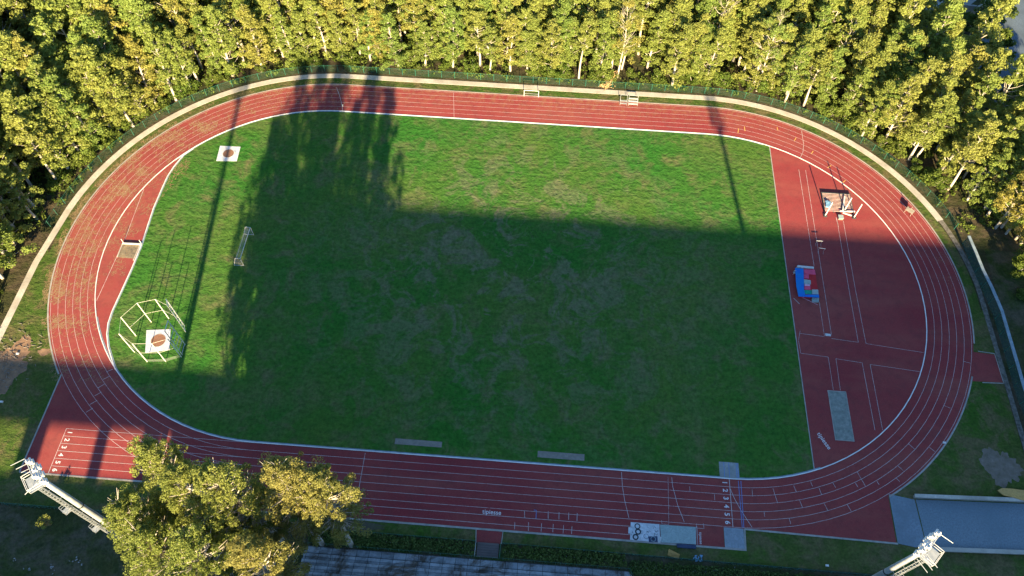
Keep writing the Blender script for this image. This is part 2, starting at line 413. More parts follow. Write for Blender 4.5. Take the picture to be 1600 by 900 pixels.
for k in range(6):
    yy = -(RK + LW * (k + .5))
    text(str(k + 1), 1.1, (-70.0, yy, Z + .012), -math.pi / 2, M['text'], 'lane_number', track)
    text(str(k + 1), 1.1, (38.1, yy, Z + .012), -math.pi / 2, M['text'], 'lane_number', track)
text('tipiesse', 1.0, (1.05, -46.5 - .12, Z + .012), 0, M['text'], 'lettering', track, .004)
text('tipiesse', 1.05, (55.2, -30.4, Z + .012), R_(-60), M['text'], 'lettering', track, .004)
text('tipiesse', .62, (33.75, -48.1, Z + .012), -math.pi / 2, M['text'], 'lettering', track, .0)

# raised inner kerb and grey-blue gutter inside it
kb = MB(); A = stad(-.17); B = stad(0.0)
rightside = lambda p: True
loop(kb, -.16, .0, .085); loop(kb, 0.0, .002, .02, .085); loop(kb, -.162, -.16, .085, .02)
k_ = kb.build('track_kerb', M['kerb']); tag(k_, kind='structure')
gt = MB(); ring = [p for p in stad(-.36)]; ring2 = stad(-.165)
n = len(ring)
for i in range(n):
    j = (i + 1) % n
    if ring[i][0] > 53 and abs(ring[i][1]) < 36.2: continue
    if ring[i][0] < -70 and -16 < ring[i][1] < 24: continue
    gt.strip([ring2[i], ring2[j]], [ring[i], ring[j]], .026)
off = []
for i, p in enumerate(wj):
    a = Vector(wj[max(i - 1, 0)]); b = Vector(wj[min(i + 1, len(wj) - 1)]); d = (b - a).normalized(); q = Vector((-d.y, d.x))
    off.append((p[0] + q.x * .3, p[1] + q.y * .3, p[0] + q.x * .12, p[1] + q.y * .12))
gt.strip([(o[2], o[3]) for o in off], [(o[0], o[1]) for o in off], .03)
tag(gt.build('gutter', M['gutter']), kind='structure')
kw = MB()
for i in range(len(wj) - 1):
    a, b = wj[i], wj[i + 1]; d = Vector((b[0] - a[0], b[1] - a[1])).normalized(); q = Vector((-d.y, d.x)) * .08
    kw.prism([(a[0] - q.x, a[1] - q.y), (b[0] - q.x, b[1] - q.y), (b[0] + q.x, b[1] + q.y), (a[0] + q.x, a[1] + q.y)], .01, .08)
tag(kw.build('inset_kerb', M['kerb']), kind='structure')
# outer edging
ed = MB()
def curve_edge(pts, wd=.24, h=.045):
    for i in range(len(pts) - 1):
        a, b = pts[i], pts[i + 1]; d = Vector((b[0] - a[0], b[1] - a[1]));
        if d.length < 1e-4: continue
        d.normalize(); q = Vector((-d.y, d.x)) * wd / 2
        ed.prism([(a[0] - q.x, a[1] - q.y), (b[0] - q.x, b[1] - q.y), (b[0] + q.x, b[1] + q.y), (a[0] + q.x, a[1] + q.y)], .0, h)
curve_edge(arc(8.15, -11.8, 90, 1, 60)); curve_edge([(L2 - i * 4, RK + 8.15) for i in range(20)] + [(-L2, RK + 8.15)])
curve_edge(arc(8.15, 90, 218, -1, 60), .26); curve_edge(arc(8.15, -57.5, -20.5, 1, 20), .26)
curve_edge([(-75.5, -28.6), (-75.5, -46.05)]); curve_edge([(-75.5, -46.1), (-50, -46.1)]); curve_edge([(-50, -46.1), (-50, -49.35), (22.9, -49.35)], .3, .05)
curve_edge([(22.9, -49.35), (40.6, -49.35)], .3, .05); curve_edge([(40.7, -46.15), (64.3, -46.55)], .28, .05); curve_edge([(40.6, -49.5), (40.7, -46.1)], .25)
curve_edge([(52.9, 35.5), (52.9, -35.6)], .17, .05); curve_edge([(-1.15, -49.5), (-1.0, -51.4)], .12); curve_edge([(3.05, -49.5), (2.95, -51.4)], .12)
curve_edge([(85.2, -11.05), (88.0, -11.3)], .15); curve_edge([(84.4, -17.3), (88.1, -17.15)], .15); curve_edge([(88.0, -11.3), (88.1, -17.1)], .12)
tag(ed.build('track_edging', M['edging']), kind='structure')
# ring path
pth = MB()
def side(off0, off1, pts, z):
    pth.strip([p for p in pts[1]], [p for p in pts[0]], z)
far0 = arc(10.15, 22, 90, 1, 40) + arc(10.15, 90, 172, -1, 60); far1 = arc(11.5, 22, 90, 1, 40) + arc(11.5, 90, 172, -1, 60)
pth.strip(far1, far0, .05); pth.strip(far0, arc(10.148, 22, 90, 1, 40) + arc(10.148, 90, 172, -1, 60), .05, .0)
x0 = far0[-1][0]; x1 = far1[-1][0]
pth.strip([(x1, far1[-1][1]), (-89.95, -6), (-90.0, -60)], [(x0, far0[-1][1]), (-88.7, -6), (-88.75, -60)], .05)
tag(pth.build('ring_path', M['conc_light']), kind='structure')
pd = MB(); a_ = arc(10.45, 22, 0, 1, 24); b_ = arc(11.35, 22, 0, 1, 24)
pd.strip(a_ + [(88.2, -10), (88.2, -38.2)], b_ + [(89.0, -10), (89.0, -38.2)], .06); pd.strip(a_ + [(88.2, -10), (88.2, -38.2)], arc(10.44, 22, 0, 1, 24) + [(88.19, -10), (88.19, -38.2)], .06, .0)
tag(pd.build('stone_channel', M['stone']), kind='structure')
# bare earth patches
def blob(cx, cy, rx, ry, seed, n=110, rot=0):
    p = []
    for k in range(n):
        t = 2 * math.pi * k / n; r = 1 + .5 * noise.noise(Vector((math.cos(t) * 1.6 + seed, math.sin(t) * 1.6, seed))) + .22 * noise.noise(Vector((math.cos(t) * 5 + seed, math.sin(t) * 5, 3))) + .07 * noise.noise(Vector((math.cos(t) * 9 + seed, math.sin(t) * 13, 8)))
        x = rx * r * math.cos(t); y = ry * r * math.sin(t)
        p.append((cx + x * math.cos(rot) - y * math.sin(rot), cy + x * math.sin(rot) + y * math.cos(rot)))
    return p
be = MB(); be.flat(blob(-85.6, -28.2, 3.3, 6.0, 2.2, rot=-.25), .011); be.flat(blob(-80.2, -24.6, 1.2, .6, 5), .0115)
tag(be.build('bare_earth', M['dirt']), kind='structure')
M['drygrass'] = simple('dry_thatch', (.24, .19, .15), (.13, .11, .07), .9, .95, bump=.8, fine=3)
be = MB(); be.flat(blob(83.9, -32.6, 2.9, 3.2, 9.1), .0112); tag(be.build('dry_thatch_patch', M['drygrass']), kind='structure')
M['scrubdirt'] = simple('grey_dirt', (.12, .10, .075), (.06, .075, .03), .5, .95, bump=.6, fine=2)
be = MB(); be.flat(blob(-22, -50.2, 6, .9, 6.4), .0125); tag(be.build('worn_ground', M['scrubdirt']), kind='structure')
# apron and near road at right
ap = MB(); ap.prism([(64.35, -38.7), (68.3, -39.3), (68.6, -46.3), (67, -46.9), (64.3, -46.5)], 0, .03)
tag(ap.build('concrete_apron', simple('blue_grey_concrete', (.22, .27, .31), (.16, .20, .23), .3, .8, fine=3)), kind='structure')
ap = MB(); ap.prism([(68.5, -39.25), (130, -36.9), (130, -44.2), (68.75, -46.8)], 0, .026); tag(ap.build('service_road', M['asphalt']), kind='structure')
# corner road at far right
ap = MB(); ap.flat([(101, 61), (105, 76), (118, 92), (150, 120), (160, 110), (128, 84), (114, 60), (107, 50), (102, 53)], .01); tag(ap.build('road', M['asphalt2']), kind='structure')
ap = MB(); ap.flat([(92, 84), (104, 84), (112, 92), (100, 100), (88, 96)], .012); tag(ap.build('paved_yard', M['conc']), kind='structure')

# ------------------------------------------------------------------ walls of the service road, fences
t = empty('kerb_wall', 69, -39); tag(t, 'low pale concrete wall along the far edge of the blue-grey service road', 'wall')
mb = MB(69, -39); mb.prism([(68.2, -39.1), (130, -36.7), (130, -36.25), (68.2, -38.65)], 0, .7); mb.build('wall_body', M['conc'], t)
mb = MB(69, -39); mb.prism([(68.1, -39.16), (130, -36.76), (130, -36.19), (68.1, -38.59)], .702, .8); mb.build('coping', M['conc_light'], t)
t = empty('kerb_wall', 69, -47); tag(t, 'low pale concrete wall along the near edge of the service road, by the floodlight mast', 'wall')
mb = MB(69, -47); mb.prism([(68.9, -47.35), (130, -44.8), (130, -44.3), (68.9, -46.85)], 0, .55); mb.build('wall_body', M['conc'], t)
mb = MB(69, -47); mb.prism([(68.8, -47.42), (130, -44.87), (130, -44.24), (68.8, -46.78)], .552, .62); mb.build('coping', M['conc_light'], t)

def fence(name, pts, h, step, label, cat, mesh_m='chain', post_r=.05, coping=None, maxposts=100, dense=True):
    ox, oy = pts[0]; t = empty(name, ox, oy); tag(t, label, cat)
    m = MB(ox, oy)
    for i in range(len(pts) - 1):
        a, b = pts[i], pts[i + 1]
        m.add([(a[0], a[1], .02), (b[0], b[1], .02), (b[0], b[1], h), (a[0], a[1], h)], [(0, 1, 2, 3)])
    m.build('mesh_panel', M[mesh_m], t)
    r = MB(ox, oy)
    for i in range(len(pts) - 1):
        a, b = pts[i], pts[i + 1]
        if coping:
            d = Vector((b[0] - a[0], b[1] - a[1])).normalized(); q = Vector((-d.y, d.x)) * coping / 2
            r.prism([(a[0] - q.x, a[1] - q.y), (b[0] - q.x, b[1] - q.y), (b[0] + q.x, b[1] + q.y), (a[0] + q.x, a[1] + q.y)], h, h + .12)
        else: r.bar((a[0], a[1], h), (b[0], b[1], h), .02, n=4)
    r.build('top_rail', M['gutter'] if coping else M['green_metal'], t)
    pm = MB(); pm.bar((0, 0, 0), (0, 0, h + .15), post_r, n=5); pme = pm.mesh('fence_post')
    acc = 0; k = 0
    for i in range(len(pts) - 1):
        a = Vector(pts[i]); b = Vector(pts[i + 1]); L = (b - a).length; d = (b - a) / L
        while acc <= L and k < maxposts:
            p = a + d * acc; o = link('fence_post', pme, None if pme.materials else M['green_metal'], t); o.location = (p.x - ox, p.y - oy, 0); acc += step; k += 1
        acc -= L
    return t
fpts = arc(12.2, 19, 90, 1, 24) + [(L2 - i * 6, RK + 12.2) for i in range(1, 13)] + arc(12.2, 90, 178, -1, 40)
fence('chain_link_fence', fpts, 1.8, 2.95, 'long green chain-link fence on thin posts between the ring path and the eucalyptus wood', 'fence', post_r=.045)
wpts = [G(*p, 2.6) for p in [(1513.7, 369), (1525, 395), (1536, 422), (1550, 450), (1565, 485), (1577.5, 527.5), (1590, 570), (1600, 605)]] + [(90.4, -30), (90.2, -38)]
fence('screened_fence', wpts, 2.6, 3.4, 'teal screened fence with a pale top band beside the right-hand stone channel', 'fence', 'screen', .05, .55)
fence('railing_fence', [(-130, -51.55), (-46, -51.45)], 1.3, 2.5, 'low teal-green fence crossing the grass beside the left floodlight mast', 'fence', 'screen', .04, None, 40)
fence('railing_fence', [(-38, -51.45), (-.9, -51.45)], 1.1, 2.5, 'low dark green fence above the hedge left of the red steps', 'fence', 'screen', .04, None, 40)
fence('railing_fence', [(3.1, -51.45), (66, -51.9)], 1.1, 2.5, 'low dark green fence below the near straight, right of the red steps', 'fence', 'screen', .04, None, 40)
tag(fence('railing_fence', [(-27, -53.7), (22.6, -53.75), (24.0, -56.5)], 1.0, 1.6, 'green front railing of the concrete grandstand', 'fence', 'chain', .04, None, 60), None)

# ------------------------------------------------------------------ grandstand
t = empty('grandstand', -27, -53.9); tag(t, 'weathered concrete terrace of stepped seats at the bottom edge', 'grandstand')
def slabmat():
    n = NT('stained_terrace_concrete', .85, .2)
    c = n.mix(n.ramp(n.noise(.7, 5, .7), .42, .62), (.34, .36, .37), (.20, .21, .21))
    c = n.mix(n.ramp(n.noise(.25, 6, .75, dist=1), .50, .62), c, (.10, .08, .06))
    br = n.N('ShaderNodeTexBrick'); n.L(n.pos(), br.inputs['Vector']); br.inputs['Scale'].default_value = 1; br.inputs['Mortar Size'].default_value = .04
    br.inputs['Brick Width'].default_value = 1.9; br.inputs['Row Height'].default_value = 1.0; br.offset = 0
    br.inputs['Color1'].default_value = (1, 1, 1, 1); br.inputs['Color2'].default_value = (.72, .74, .76, 1); br.inputs['Mortar'].default_value = (.25, .25, .25, 1)
    n.col(n.mix(1.0, c, br.outputs[0], 'MULTIPLY')); return n.m
M['terrace'] = slabmat()
mb = MB(-27, -53.9); mb.box(-27, 23, -55.2, -53.95, 0, .12); mb.build('walkway', M['terrace'], t)
for k in range(12):
    mb = MB(-27, -53.9); y1 = -55.2 - k * .95; mb.box(-27, 23 + (0), y1 - .95, y1, 0, .35 + k * .38); mb.box(-27, 23, y1 - .38, y1 + .06, .352 + k * .38, .43 + k * .38); mb.build('seat_row', M['terrace'], t)
# stairway
t = empty('stairway', 1, -51.4); tag(t, 'short dark stairway between the hedges at the end of the red strip', 'stairs')
mb = MB(1, -51.4)
for k in range(6): mb.box(-.7, 2.6, -51.8 - k * .36, -51.44 - k * .36, 0, .10 + .05 * (5 - k))
mb.build('steps', M['roof'], t)
for x in (-.95, 2.85):
    m2 = MB(1, -51.4); m2.bar((x, -51.45, 1.0), (x, -53.6, 1.0), .04, n=5)
    for y in (-51.5, -52.5, -53.55): m2.bar((x, y, 0), (x, y, 1.0), .035, n=5)
    m2.build('handrail', M['green_metal'] if x > 0 else M['steel'], t)

# ------------------------------------------------------------------ vegetation
def leafcloud(mb, c, rad, n, size, r, out=.45, flat=.8):
    cx, cy, cz = c
    for _ in range(n):
        while True:
            d = Vector((r.uniform(-1, 1), r.uniform(-1, 1), r.uniform(-1, 1)))
            if .05 < d.length < 1: break
        d.normalize(); q = rad * (.45 + .6 * r.random() ** .6)
        p = Vector((cx + d.x * q, cy + d.y * q, cz + d.z * q * flat))
        nn = (d * out + Vector((r.gauss(0, 1), r.gauss(0, 1), r.gauss(0, 1))) * .42).normalized()
        u = nn.orthogonal().normalized(); v = nn.cross(u); a = r.uniform(0, 6.28); u, v = u * math.cos(a) + v * math.sin(a), v * math.cos(a) - u * math.sin(a)
        s1 = size * r.uniform(.6, 1.25); s2 = s1 * r.uniform(.45, .8)
        k = len(mb.v)
        mb.v += [tuple(p - u * s1), tuple(p - v * s2), tuple(p + u * s1), tuple(p + v * s2)]
        mb.f.append((k, k + 1, k + 2, k + 3))
def tree_meshes(seed, H, R, nclump, nleaf, size, low=.32, tr=.26, lean=.4, rad=(1.0, 1.9), bare=0, forks=1, topr=.35):
    r = random.Random(seed); tm = MB(); cm = MB()
    bx, by = r.uniform(-lean, lean) * H * .06, r.uniform(-lean, lean) * H * .06
    def axis(t): return Vector((bx * t * t + .25 * math.sin(t * 5 + seed), by * t * t + .25 * math.cos(t * 4 + seed) - .25, H * t))
    pts = [axis(k / 9 * .93) for k in range(10)]; rs = [tr * (1 - .82 * k / 9) for k in range(10)]
    tm.tube(pts, rs, 6)
    limbs = []
    for q in range(forks * 4):
        t0 = r.uniform(low * .9, .75); a = r.uniform(0, 6.28); ln_ = R * r.uniform(.4, .75)
        p0 = axis(t0); p2 = p0 + Vector((math.cos(a) * ln_, math.sin(a) * ln_, ln_ * r.uniform(.7, 1.5))); p1 = (p0 + p2) / 2 + Vector((0, 0, -ln_ * .12))
        tm.tube([p0, p1, p2], [tr * .3, tr * .2, tr * .07], 5); limbs.append((p1, p2))
        if nclump > 60: leafcloud(cm, p2, 1.0, 170, size, r); leafcloud(cm, p1 + Vector((.5, 0, .3)), .7, 60, size, r)
    for k in range(nclump):
        t = low + (1.0 - low) * ((k + r.random()) / nclump)
        s = (t - low) / (1 - low)
        env = R * (math.sin(math.pi * min(1, (.16 + .84 * s)) ** .8) ** .7 * (1 - topr * s) + .1)
        a = k * 2.4 + r.uniform(-.5, .5); rr = env * (r.random() ** .55)
        c = axis(min(t, .97)) + Vector((math.cos(a) * rr, math.sin(a) * rr, r.uniform(-.4, .4)))
        cr = r.uniform(*rad) * (1.0 - .25 * s)
        st = axis(max(low * .8, t - .05 - .5 * rr / H))
        mid = (st + c) / 2 + Vector((0, 0, -.12 * rr)); tm.tube([st, mid, c], [tr * .24, tr * .16, tr * .06], 4)
        if r.random() < bare:
            for _ in range(4):
                e = c + Vector((r.uniform(-1, 1), r.uniform(-1, 1), r.uniform(0, 1.4))); tm.bar(mid, e, tr * .1, tr * .04, 4, False)
            continue
        # each clump is a knot of a few tufts, so its outline is uneven
        for _ in range(3):
            o_ = Vector((r.gauss(0, 1), r.gauss(0, 1), r.gauss(0, .8))) * cr * .45
            leafcloud(cm, c + o_, cr * r.uniform(.5, .8), int(nleaf / 3), size, r)
    tme = tm.mesh('trunk', True); tme.materials.append(M['bark']); return tme, cm.mesh('crown')
def put(name, tme, cme, x, y, s, sz, rz, leaf, label, cat, group=None, tilt=0):
    o = empty(name, x, y, 0, rz); o.scale = (s, s, sz); tag(o, label, cat, group)
    if not cme.materials: cme.materials.append(leaf)
    a = bpy.data.objects.new('trunk', tme); col.objects.link(a); a.parent = o
    b = bpy.data.objects.new('crown', cme); col.objects.link(b); b.parent = o
    return o
# the wood behind the fence: nine kinds of crown, each tree an object of its own
VAR = [tree_meshes(100 + k, 20 + .0 * k, (2.5, 2.9, 2.7, 3.2)[(k + k // 4) % 4], (46, 42, 36, 26)[k % 4], 210, .18, low=(.14, .26, .40, .52)[k % 4], tr=.27, rad=(.65, 1.3)) for k in range(8)]
BARE = [tree_meshes(200 + k, 21, 3.8, 24, 260, .16, low=.38, tr=.25, bare=.62, forks=2) for k in range(2)]
cand = []
r5 = random.Random(11); sp = 4.15
ix = -34
while ix < 30:
    jy = -12
    while jy < 30:
        x = ix * sp + r5.uniform(-1.9, 1.9) + (sp / 2 if jy % 2 else 0); y = jy * sp * .92 + r5.uniform(-1.9, 1.9); jy += 1
        d = sdf(x, y)
        if d < 14.2 or (x < -70 and y < 8 and x > -92.2) or (x > 70 and y < 20 and x < 93): continue
        px, py = PX(x, y)
        if px < -170 or px > 1690 or py < -75: continue
        if x < 0 and py > 500: continue
        if x > 0 and (py > 380): continue
        if (x > 93 and y > 44) or (x > 86 and y > 56) or (x > 81 and y > 72): continue
        cand.append((x, y, d, px, py))
    ix += 1
for x, y in ((95.5, 17.5), (99, 14.5), (103, 17), (98.5, 20.5), (94.8, 22)): cand.append((x, y, sdf(x, y), *PX(x, y)))
cand.sort(key=lambda c: (c[3] < -30 or c[3] > 1630 or c[4] < -20, (c[0] - CAM.x) ** 2 + (c[1] - CAM.y) ** 2))
print('wood trees', len(cand))
place = lambda x, y: ('at the left end' if x < -60 else 'behind the left far straight' if x < -5 else 'behind the right far straight' if x < 55 else 'at the right end')
merged_t = MB(); merged_c = MB()
for i, (x, y, d, px, py) in enumerate(cand):
    k = r5.randrange(8); tme, cme = VAR[k]
    front = d < 20
    dd = max(0, min(1, (d - 14) / 26)); hh = (25 if x < -62 else 20 + 3 * max(0, min(1, (-x - 20) / 40)) if x < 62 else 21) * (.68 + .5 * dd) * r5.uniform(.78, 1.22)
    if front and r5.random() < .5: k = (k // 4) * 4 + r5.choice((0, 0, 1)); tme, cme = VAR[k]
    s = (hh / 20) ** .5 * r5.uniform(1.0, 1.35) * (1.12 if x < -80 else 1); sz = hh / 20; rz = r5.uniform(0, 6.28)
    if i < 300:
        lab = '%s eucalyptus %s the wood %s' % (['round-topped', 'tall', 'loose-crowned', 'dense'][k % 4], 'in the front row of' if front else 'deep in', place(x, y))
        put('eucalyptus_tree', tme, cme, x, y, s, sz, rz, M['leaf'], lab, 'tree', lab)
    elif i < 760:
        mtx = Matrix.Translation((x, y, 0)) @ Matrix.Rotation(rz, 4, 'Z') @ Matrix.Diagonal((s, s, sz, 1))
        for src, dst in ((tme, merged_t), (cme, merged_c)):
            n0 = len(dst.v); dst.v += [tuple(mtx @ v.co) for v in src.vertices]; dst.f += [tuple(a + n0 for a in p.vertices) for p in src.polygons]
if merged_c.v:
    me = merged_c.mesh('distant_wood'); me.materials.append(M['leaf']); me.materials.append(M['bark'])
    n0 = len(merged_c.f); bm = bmesh.new(); bm.from_mesh(me); tmp = merged_t.mesh('tmp'); bm.from_mesh(tmp)
    bm.faces.ensure_lookup_table()
    for f in bm.faces[n0:]: f.material_index = 1
    bm.to_mesh(me); bm.free(); bpy.data.meshes.remove(tmp)
    tag(link('distant_wood', me), 'outermost eucalyptus trees of the wood at the edges of the picture', 'woodland', kind='stuff')
# sparse bare-limbed giants
for j, (px, py, hh, lab) in enumerate([(966, 120, 21, 'half-bare eucalyptus with a long white trunk above the fallen dry branch'),
        (1070, 72, 20, 'half-bare eucalyptus with twin pale limbs right of the far straight centre'),
        (1105, 108, 23, 'tall half-bare eucalyptus leaning right, most sparse crown of the wood'),
        (1182, 142, 20, 'half-bare eucalyptus with pale trunk behind the far right bend'),
        (640, 40, 20, 'half-bare eucalyptus with forked white limbs near the top edge')]):
    x, y = G(px, py); tme, cme = BARE[j % 2]
    put('bare_eucalyptus_tree', tme, cme, x, y, 1, hh / 21, j * 1.3, M['leaf'], lab, 'tree')
# low undergrowth covering the floor of the wood
ru = random.Random(31); um = MB(); cnt = 0
while cnt < 5200:
    x = ru.uniform(-135, 98); y = ru.uniform(-26, 92); d = sdf(x, y)
    if d < 12.9 or d > 60 or (x < -70 and y < 8 and x > -91.6) or (x > 60 and y < 16): continue
    px, py = PX(x, y)
    if px < -30 or px > 1630 or py < -30 or py > 520: continue
    if noise.noise(Vector((x * .2, y * .2, 2))) < -.18: cnt += .2; continue
    leafcloud(um, (x, y, .35), ru.uniform(.4, 1.0), 16, .26, ru, .6, .7); cnt += 1
tag(um.build('undergrowth', M['leaf_shrub']), 'low green undergrowth over the floor of the eucalyptus wood', 'undergrowth', kind='stuff')
# understorey shrubs along the fence
SH = []
for k in range(4):
    r = random.Random(40 + k); tm = MB(); cm = MB()
    for q in range(11):
        c = Vector((r.uniform(-1.3, 1.3), r.uniform(-1.3, 1.3), r.uniform(.8, 3.4))); tm.tube([(0, 0, 0), c * .5, c], [.07, .05, .02], 4); leafcloud(cm, c, r.uniform(.6, 1.0), 130, .2, r)
    t_ = tm.mesh('stem', True); t_.materials.append(M['bark']); SH.append((t_, cm.mesh('foliage')))
def shrub(k, x, y, s, leaf, label, group=None, sz=None):
    tme, cme = SH[k]; o = empty('shrub', x, y, 0, x * 3.1); o.scale = (s, s, sz or s); tag(o, label, 'shrub', group)
    if not cme.materials: cme.materials.append(leaf)
    a = bpy.data.objects.new('stem', tme); col.objects.link(a); a.parent = o
    b = bpy.data.objects.new('foliage', cme); col.objects.link(b); b.parent = o
    return o
r6 = random.Random(3); ln_pts = arc(15, 24, 90, 1, 40) + [(L2 - i * 2, RK + 14.6) for i in range(40)] + arc(15, 90, 166, -1, 60)
for i, p in enumerate(ln_pts):
    if r6.random() < .55: continue
    e = r6.uniform(-.6, 1.8); q = Vector((p[0] - (L2 if p[0] > 0 else -L2) if abs(p[0]) > L2 else 0, p[1])).normalized()
    s = r6.uniform(.45, 1.2)
    pl_ = place(p[0], p[1])
    shrub(r6.randrange(4), p[0] + q.x * e, p[1] + q.y * e, s, M['leaf_shrub'], 'leafy green shrub under trees by the chain-link fence ' + pl_, 'understorey shrubs behind the fence ' + pl_)
# right-hand scrub in shade
GR = [tree_meshes(300 + k, 9, 3.4, 18, 240, .24, low=.25, tr=.16, rad=(1.0, 1.6)) for k in range(3)]
for i, (x, y, s, sz, lab) in enumerate([
        (101.5, 60, 1.15, 1.5, 'bright green broad tree alone beside the corner road'), (95, 75, 1.0, 1.3, 'green tree in front of the corner wall at the top right'),
        (112.5, 57, 1.2, 1.4, 'green tree at the right edge below the corner road'), (103, 49, 1.0, 1.1, 'low green tree between the wood and the corner road'),
        (109, 46, 1.1, 1.3, 'green tree at the right edge beside the wood'), (104, 75, 1.2, .7, 'dark shaded tree beside the corner wall'),
        (111, 82, 1.3, .7, 'dark shaded tree at the top right corner'), (97, 66, 1.1, .6, 'dark shaded bush between the wood and the corner road'),
        (96, 6, 1.1, .95, 'olive bushy tree with lit top standing in the shaded scrub at right'), (100, -14, 1.0, 1.0, 'dim bushy tree at the right edge behind the screened fence')]):
    tme, cme = GR[i % 3]; put('broadleaf_tree', tme, cme, x, y, s, sz, i * 1.7, M['leaf_green'], lab, 'tree')
for i in range(34):
    x = r6.uniform(93.5, 118); y = r6.uniform(-30, 15)
    shrub(r6.randrange(4), x, y, r6.uniform(.5, 1.0), M['leaf_shrub'], 'low dark shrub in the shaded scrub beyond the screened fence', 'shrubs beyond the screened fence', r6.uniform(.25, .6))
# the tall clump at lower left
for i, (x, y, H, Rr, nc, lab) in enumerate([
        (-40.3, -53.0, 35.5, 4.2, 62, 'tallest slender eucalyptus of the near clump, its narrow top over the left bend'),
        (-43.2, -57.5, 30, 4.8, 66, 'leftmost eucalyptus of the near clump, beside the left floodlight mast'),
        (-35.0, -54.0, 35, 4.8, 66, 'open-crowned eucalyptus with pale forked limbs in the middle of the near clump'),
        (-30.0, -54.2, 36, 5.0, 72, 'broad eucalyptus with visible white branches right of the middle of the near clump'),
        (-39.5, -60.5, 29, 5.4, 70, 'rounded pale green eucalyptus at the lower left of the near clump'),
        (-32.0, -62.5, 33, 5.4, 72, 'eucalyptus at the bottom edge of the near clump, left of the grandstand'),
        (-24.5, -53.0, 34, 4.9, 70, 'golden eucalyptus in the right part of the near clump'),
        (-19.8, -53.0, 32, 4.7, 66, 'rightmost golden eucalyptus of the near clump, over the grandstand end'),
        (-25.5, -62.0, 33, 4.8, 64, 'golden eucalyptus lowest at the right of the near clump')]):
    tme, cme = tree_meshes(500 + i, H, Rr, int(nc * 2.3), 200, .125, low=.40, tr=.45, rad=(.55, 1.15), forks=3, lean=.5, bare=.08)
    put('tall_eucalyptus_tree', tme, cme, x, y, 1, 1, 0, M['leaf_gold'] if 'golden' in lab else M['leaf_fg'], lab, 'tree')
# sapling and small shrubs
r = random.Random(5); t = empty('sapling', -67.1, -53.9); tag(t, 'small pale yellow-green sapling on the rough grass below the left mast', 'sapling')
tm = MB(); cm = MB()
for q in range(16):
    a = r.uniform(0, 6.28); e = Vector((math.cos(a) * r.uniform(.4, 1.1), math.sin(a) * r.uniform(.4, 1.1), r.uniform(1.2, 2.8))); tm.tube([(0, 0, 0), e * .5 + Vector((0, 0, .3)), e], [.05, .035, .015], 4)
    leafcloud(cm, e, .28, 26, .12, r); leafcloud(cm, e * .7, .2, 12, .1, r)
tm.build('stem', M['wood2'], t); cm.build('foliage', M['leaf_fg'], t)
# hedges
def hedge(x0, x1, y0, y1, h, label, seed):
    r = random.Random(seed); t = empty('hedge', x0, (y0 + y1) / 2); tag(t, label, 'hedge'); cm = MB(x0, (y0 + y1) / 2); sm = MB(x0, (y0 + y1) / 2)
    x = x0 + .5; tmp = MB()
    while x < x1:
        y = y0 + .35
        while y < y1:
            cr = r.uniform(.4, .6); leafcloud(tmp, (x + r.uniform(-.2, .2), y + r.uniform(-.15, .15), h * r.uniform(.35, .8)), cr, 55, .15, r); y += .6
        sm.bar((x, (y0 + y1) / 2, 0), (x, (y0 + y1) / 2, h * .6), .04, n=4); x += .62
    cm.add(tmp.v, tmp.f); cm.build('foliage', M['hedge'], t); sm.build('stems', M['bark'], t)
hedge(-27, -1.3, -53.5, -51.7, 1.1, 'dark green hedge left of the stairway, in front of the grandstand', 1)
hedge(3.2, 22, -53.5, -51.7, 1.1, 'dark green hedge right of the stairway, in front of the grandstand', 2)
hedge(22.5, 60, -54.3, -52.2, .5, 'low patchy hedge along the fence near the orange board', 3)

# ------------------------------------------------------------------ fallen leaves and twigs (uncountable)
def litter(name, n, region, m, lab, size=(.25, .9), wd=.05, z=.03, seed=1):
    r = random.Random(seed); mb = MB(); c = 0; tries = 0
    while c < n and tries < n * 40:
        tries += 1
        p = region(r)
        if not p: continue
        c += 1; a = r.gauss(.9, .7); L = r.uniform(*size); x, y = p
        for s in range(2):
            b = a + r.uniform(-.5, .5); q = (x + math.cos(b) * L / 2, y + math.sin(b) * L / 2)
            mb.seg((x, y), q, wd * r.uniform(.6, 1.3), z + .004 * r.random() + .004 * s); x, y = q
    tag(mb.build(name, m), lab, 'litter', kind='stuff')
M['straw'] = simple('straw_litter', (.36, .25, .13), (.25, .16, .085), 3, .95)
def reg(r):
    x = r.uniform(-88, -36); y = r.uniform(-30, 50); d = sdf(x, y)
    if not (-5 < d < 9.5) or x > -38: return None
    if d < 0 and (y > 22 or y < -8 or x > -68): return None
    pr = 1.0 if (-20 < y < 32) else .25
    cl = noise.noise(Vector((x * .28, y * .28, 0))) * .8 + .3 + noise.noise(Vector((x * 1.1, y * 1.1, 5))) * .5
    return (x, y) if r.random() < pr * max(0, cl) * (1.3 if d > 2 else .5) else None
litter('leaf_litter', 7000, reg, M['straw'], 'straw-coloured fallen twigs and bark strewn over the left bend of the track')
def reg2(r):
    x = r.uniform(-40, 84); y = r.uniform(0, 50); d = sdf(x, y)
    return (x, y) if 4 < d < 9.8 and r.random() < .5 else None
litter('leaf_litter', 900, reg2, M['straw'], 'thin scatter of dry leaves on the outer lanes of the far straight and right bend', (.1, .35), .04, seed=4)
M['trash'] = simple('pale_rubbish', (.38, .38, .36), (.25, .25, .24), 3, .8)
rt = random.Random(9); mb = MB()
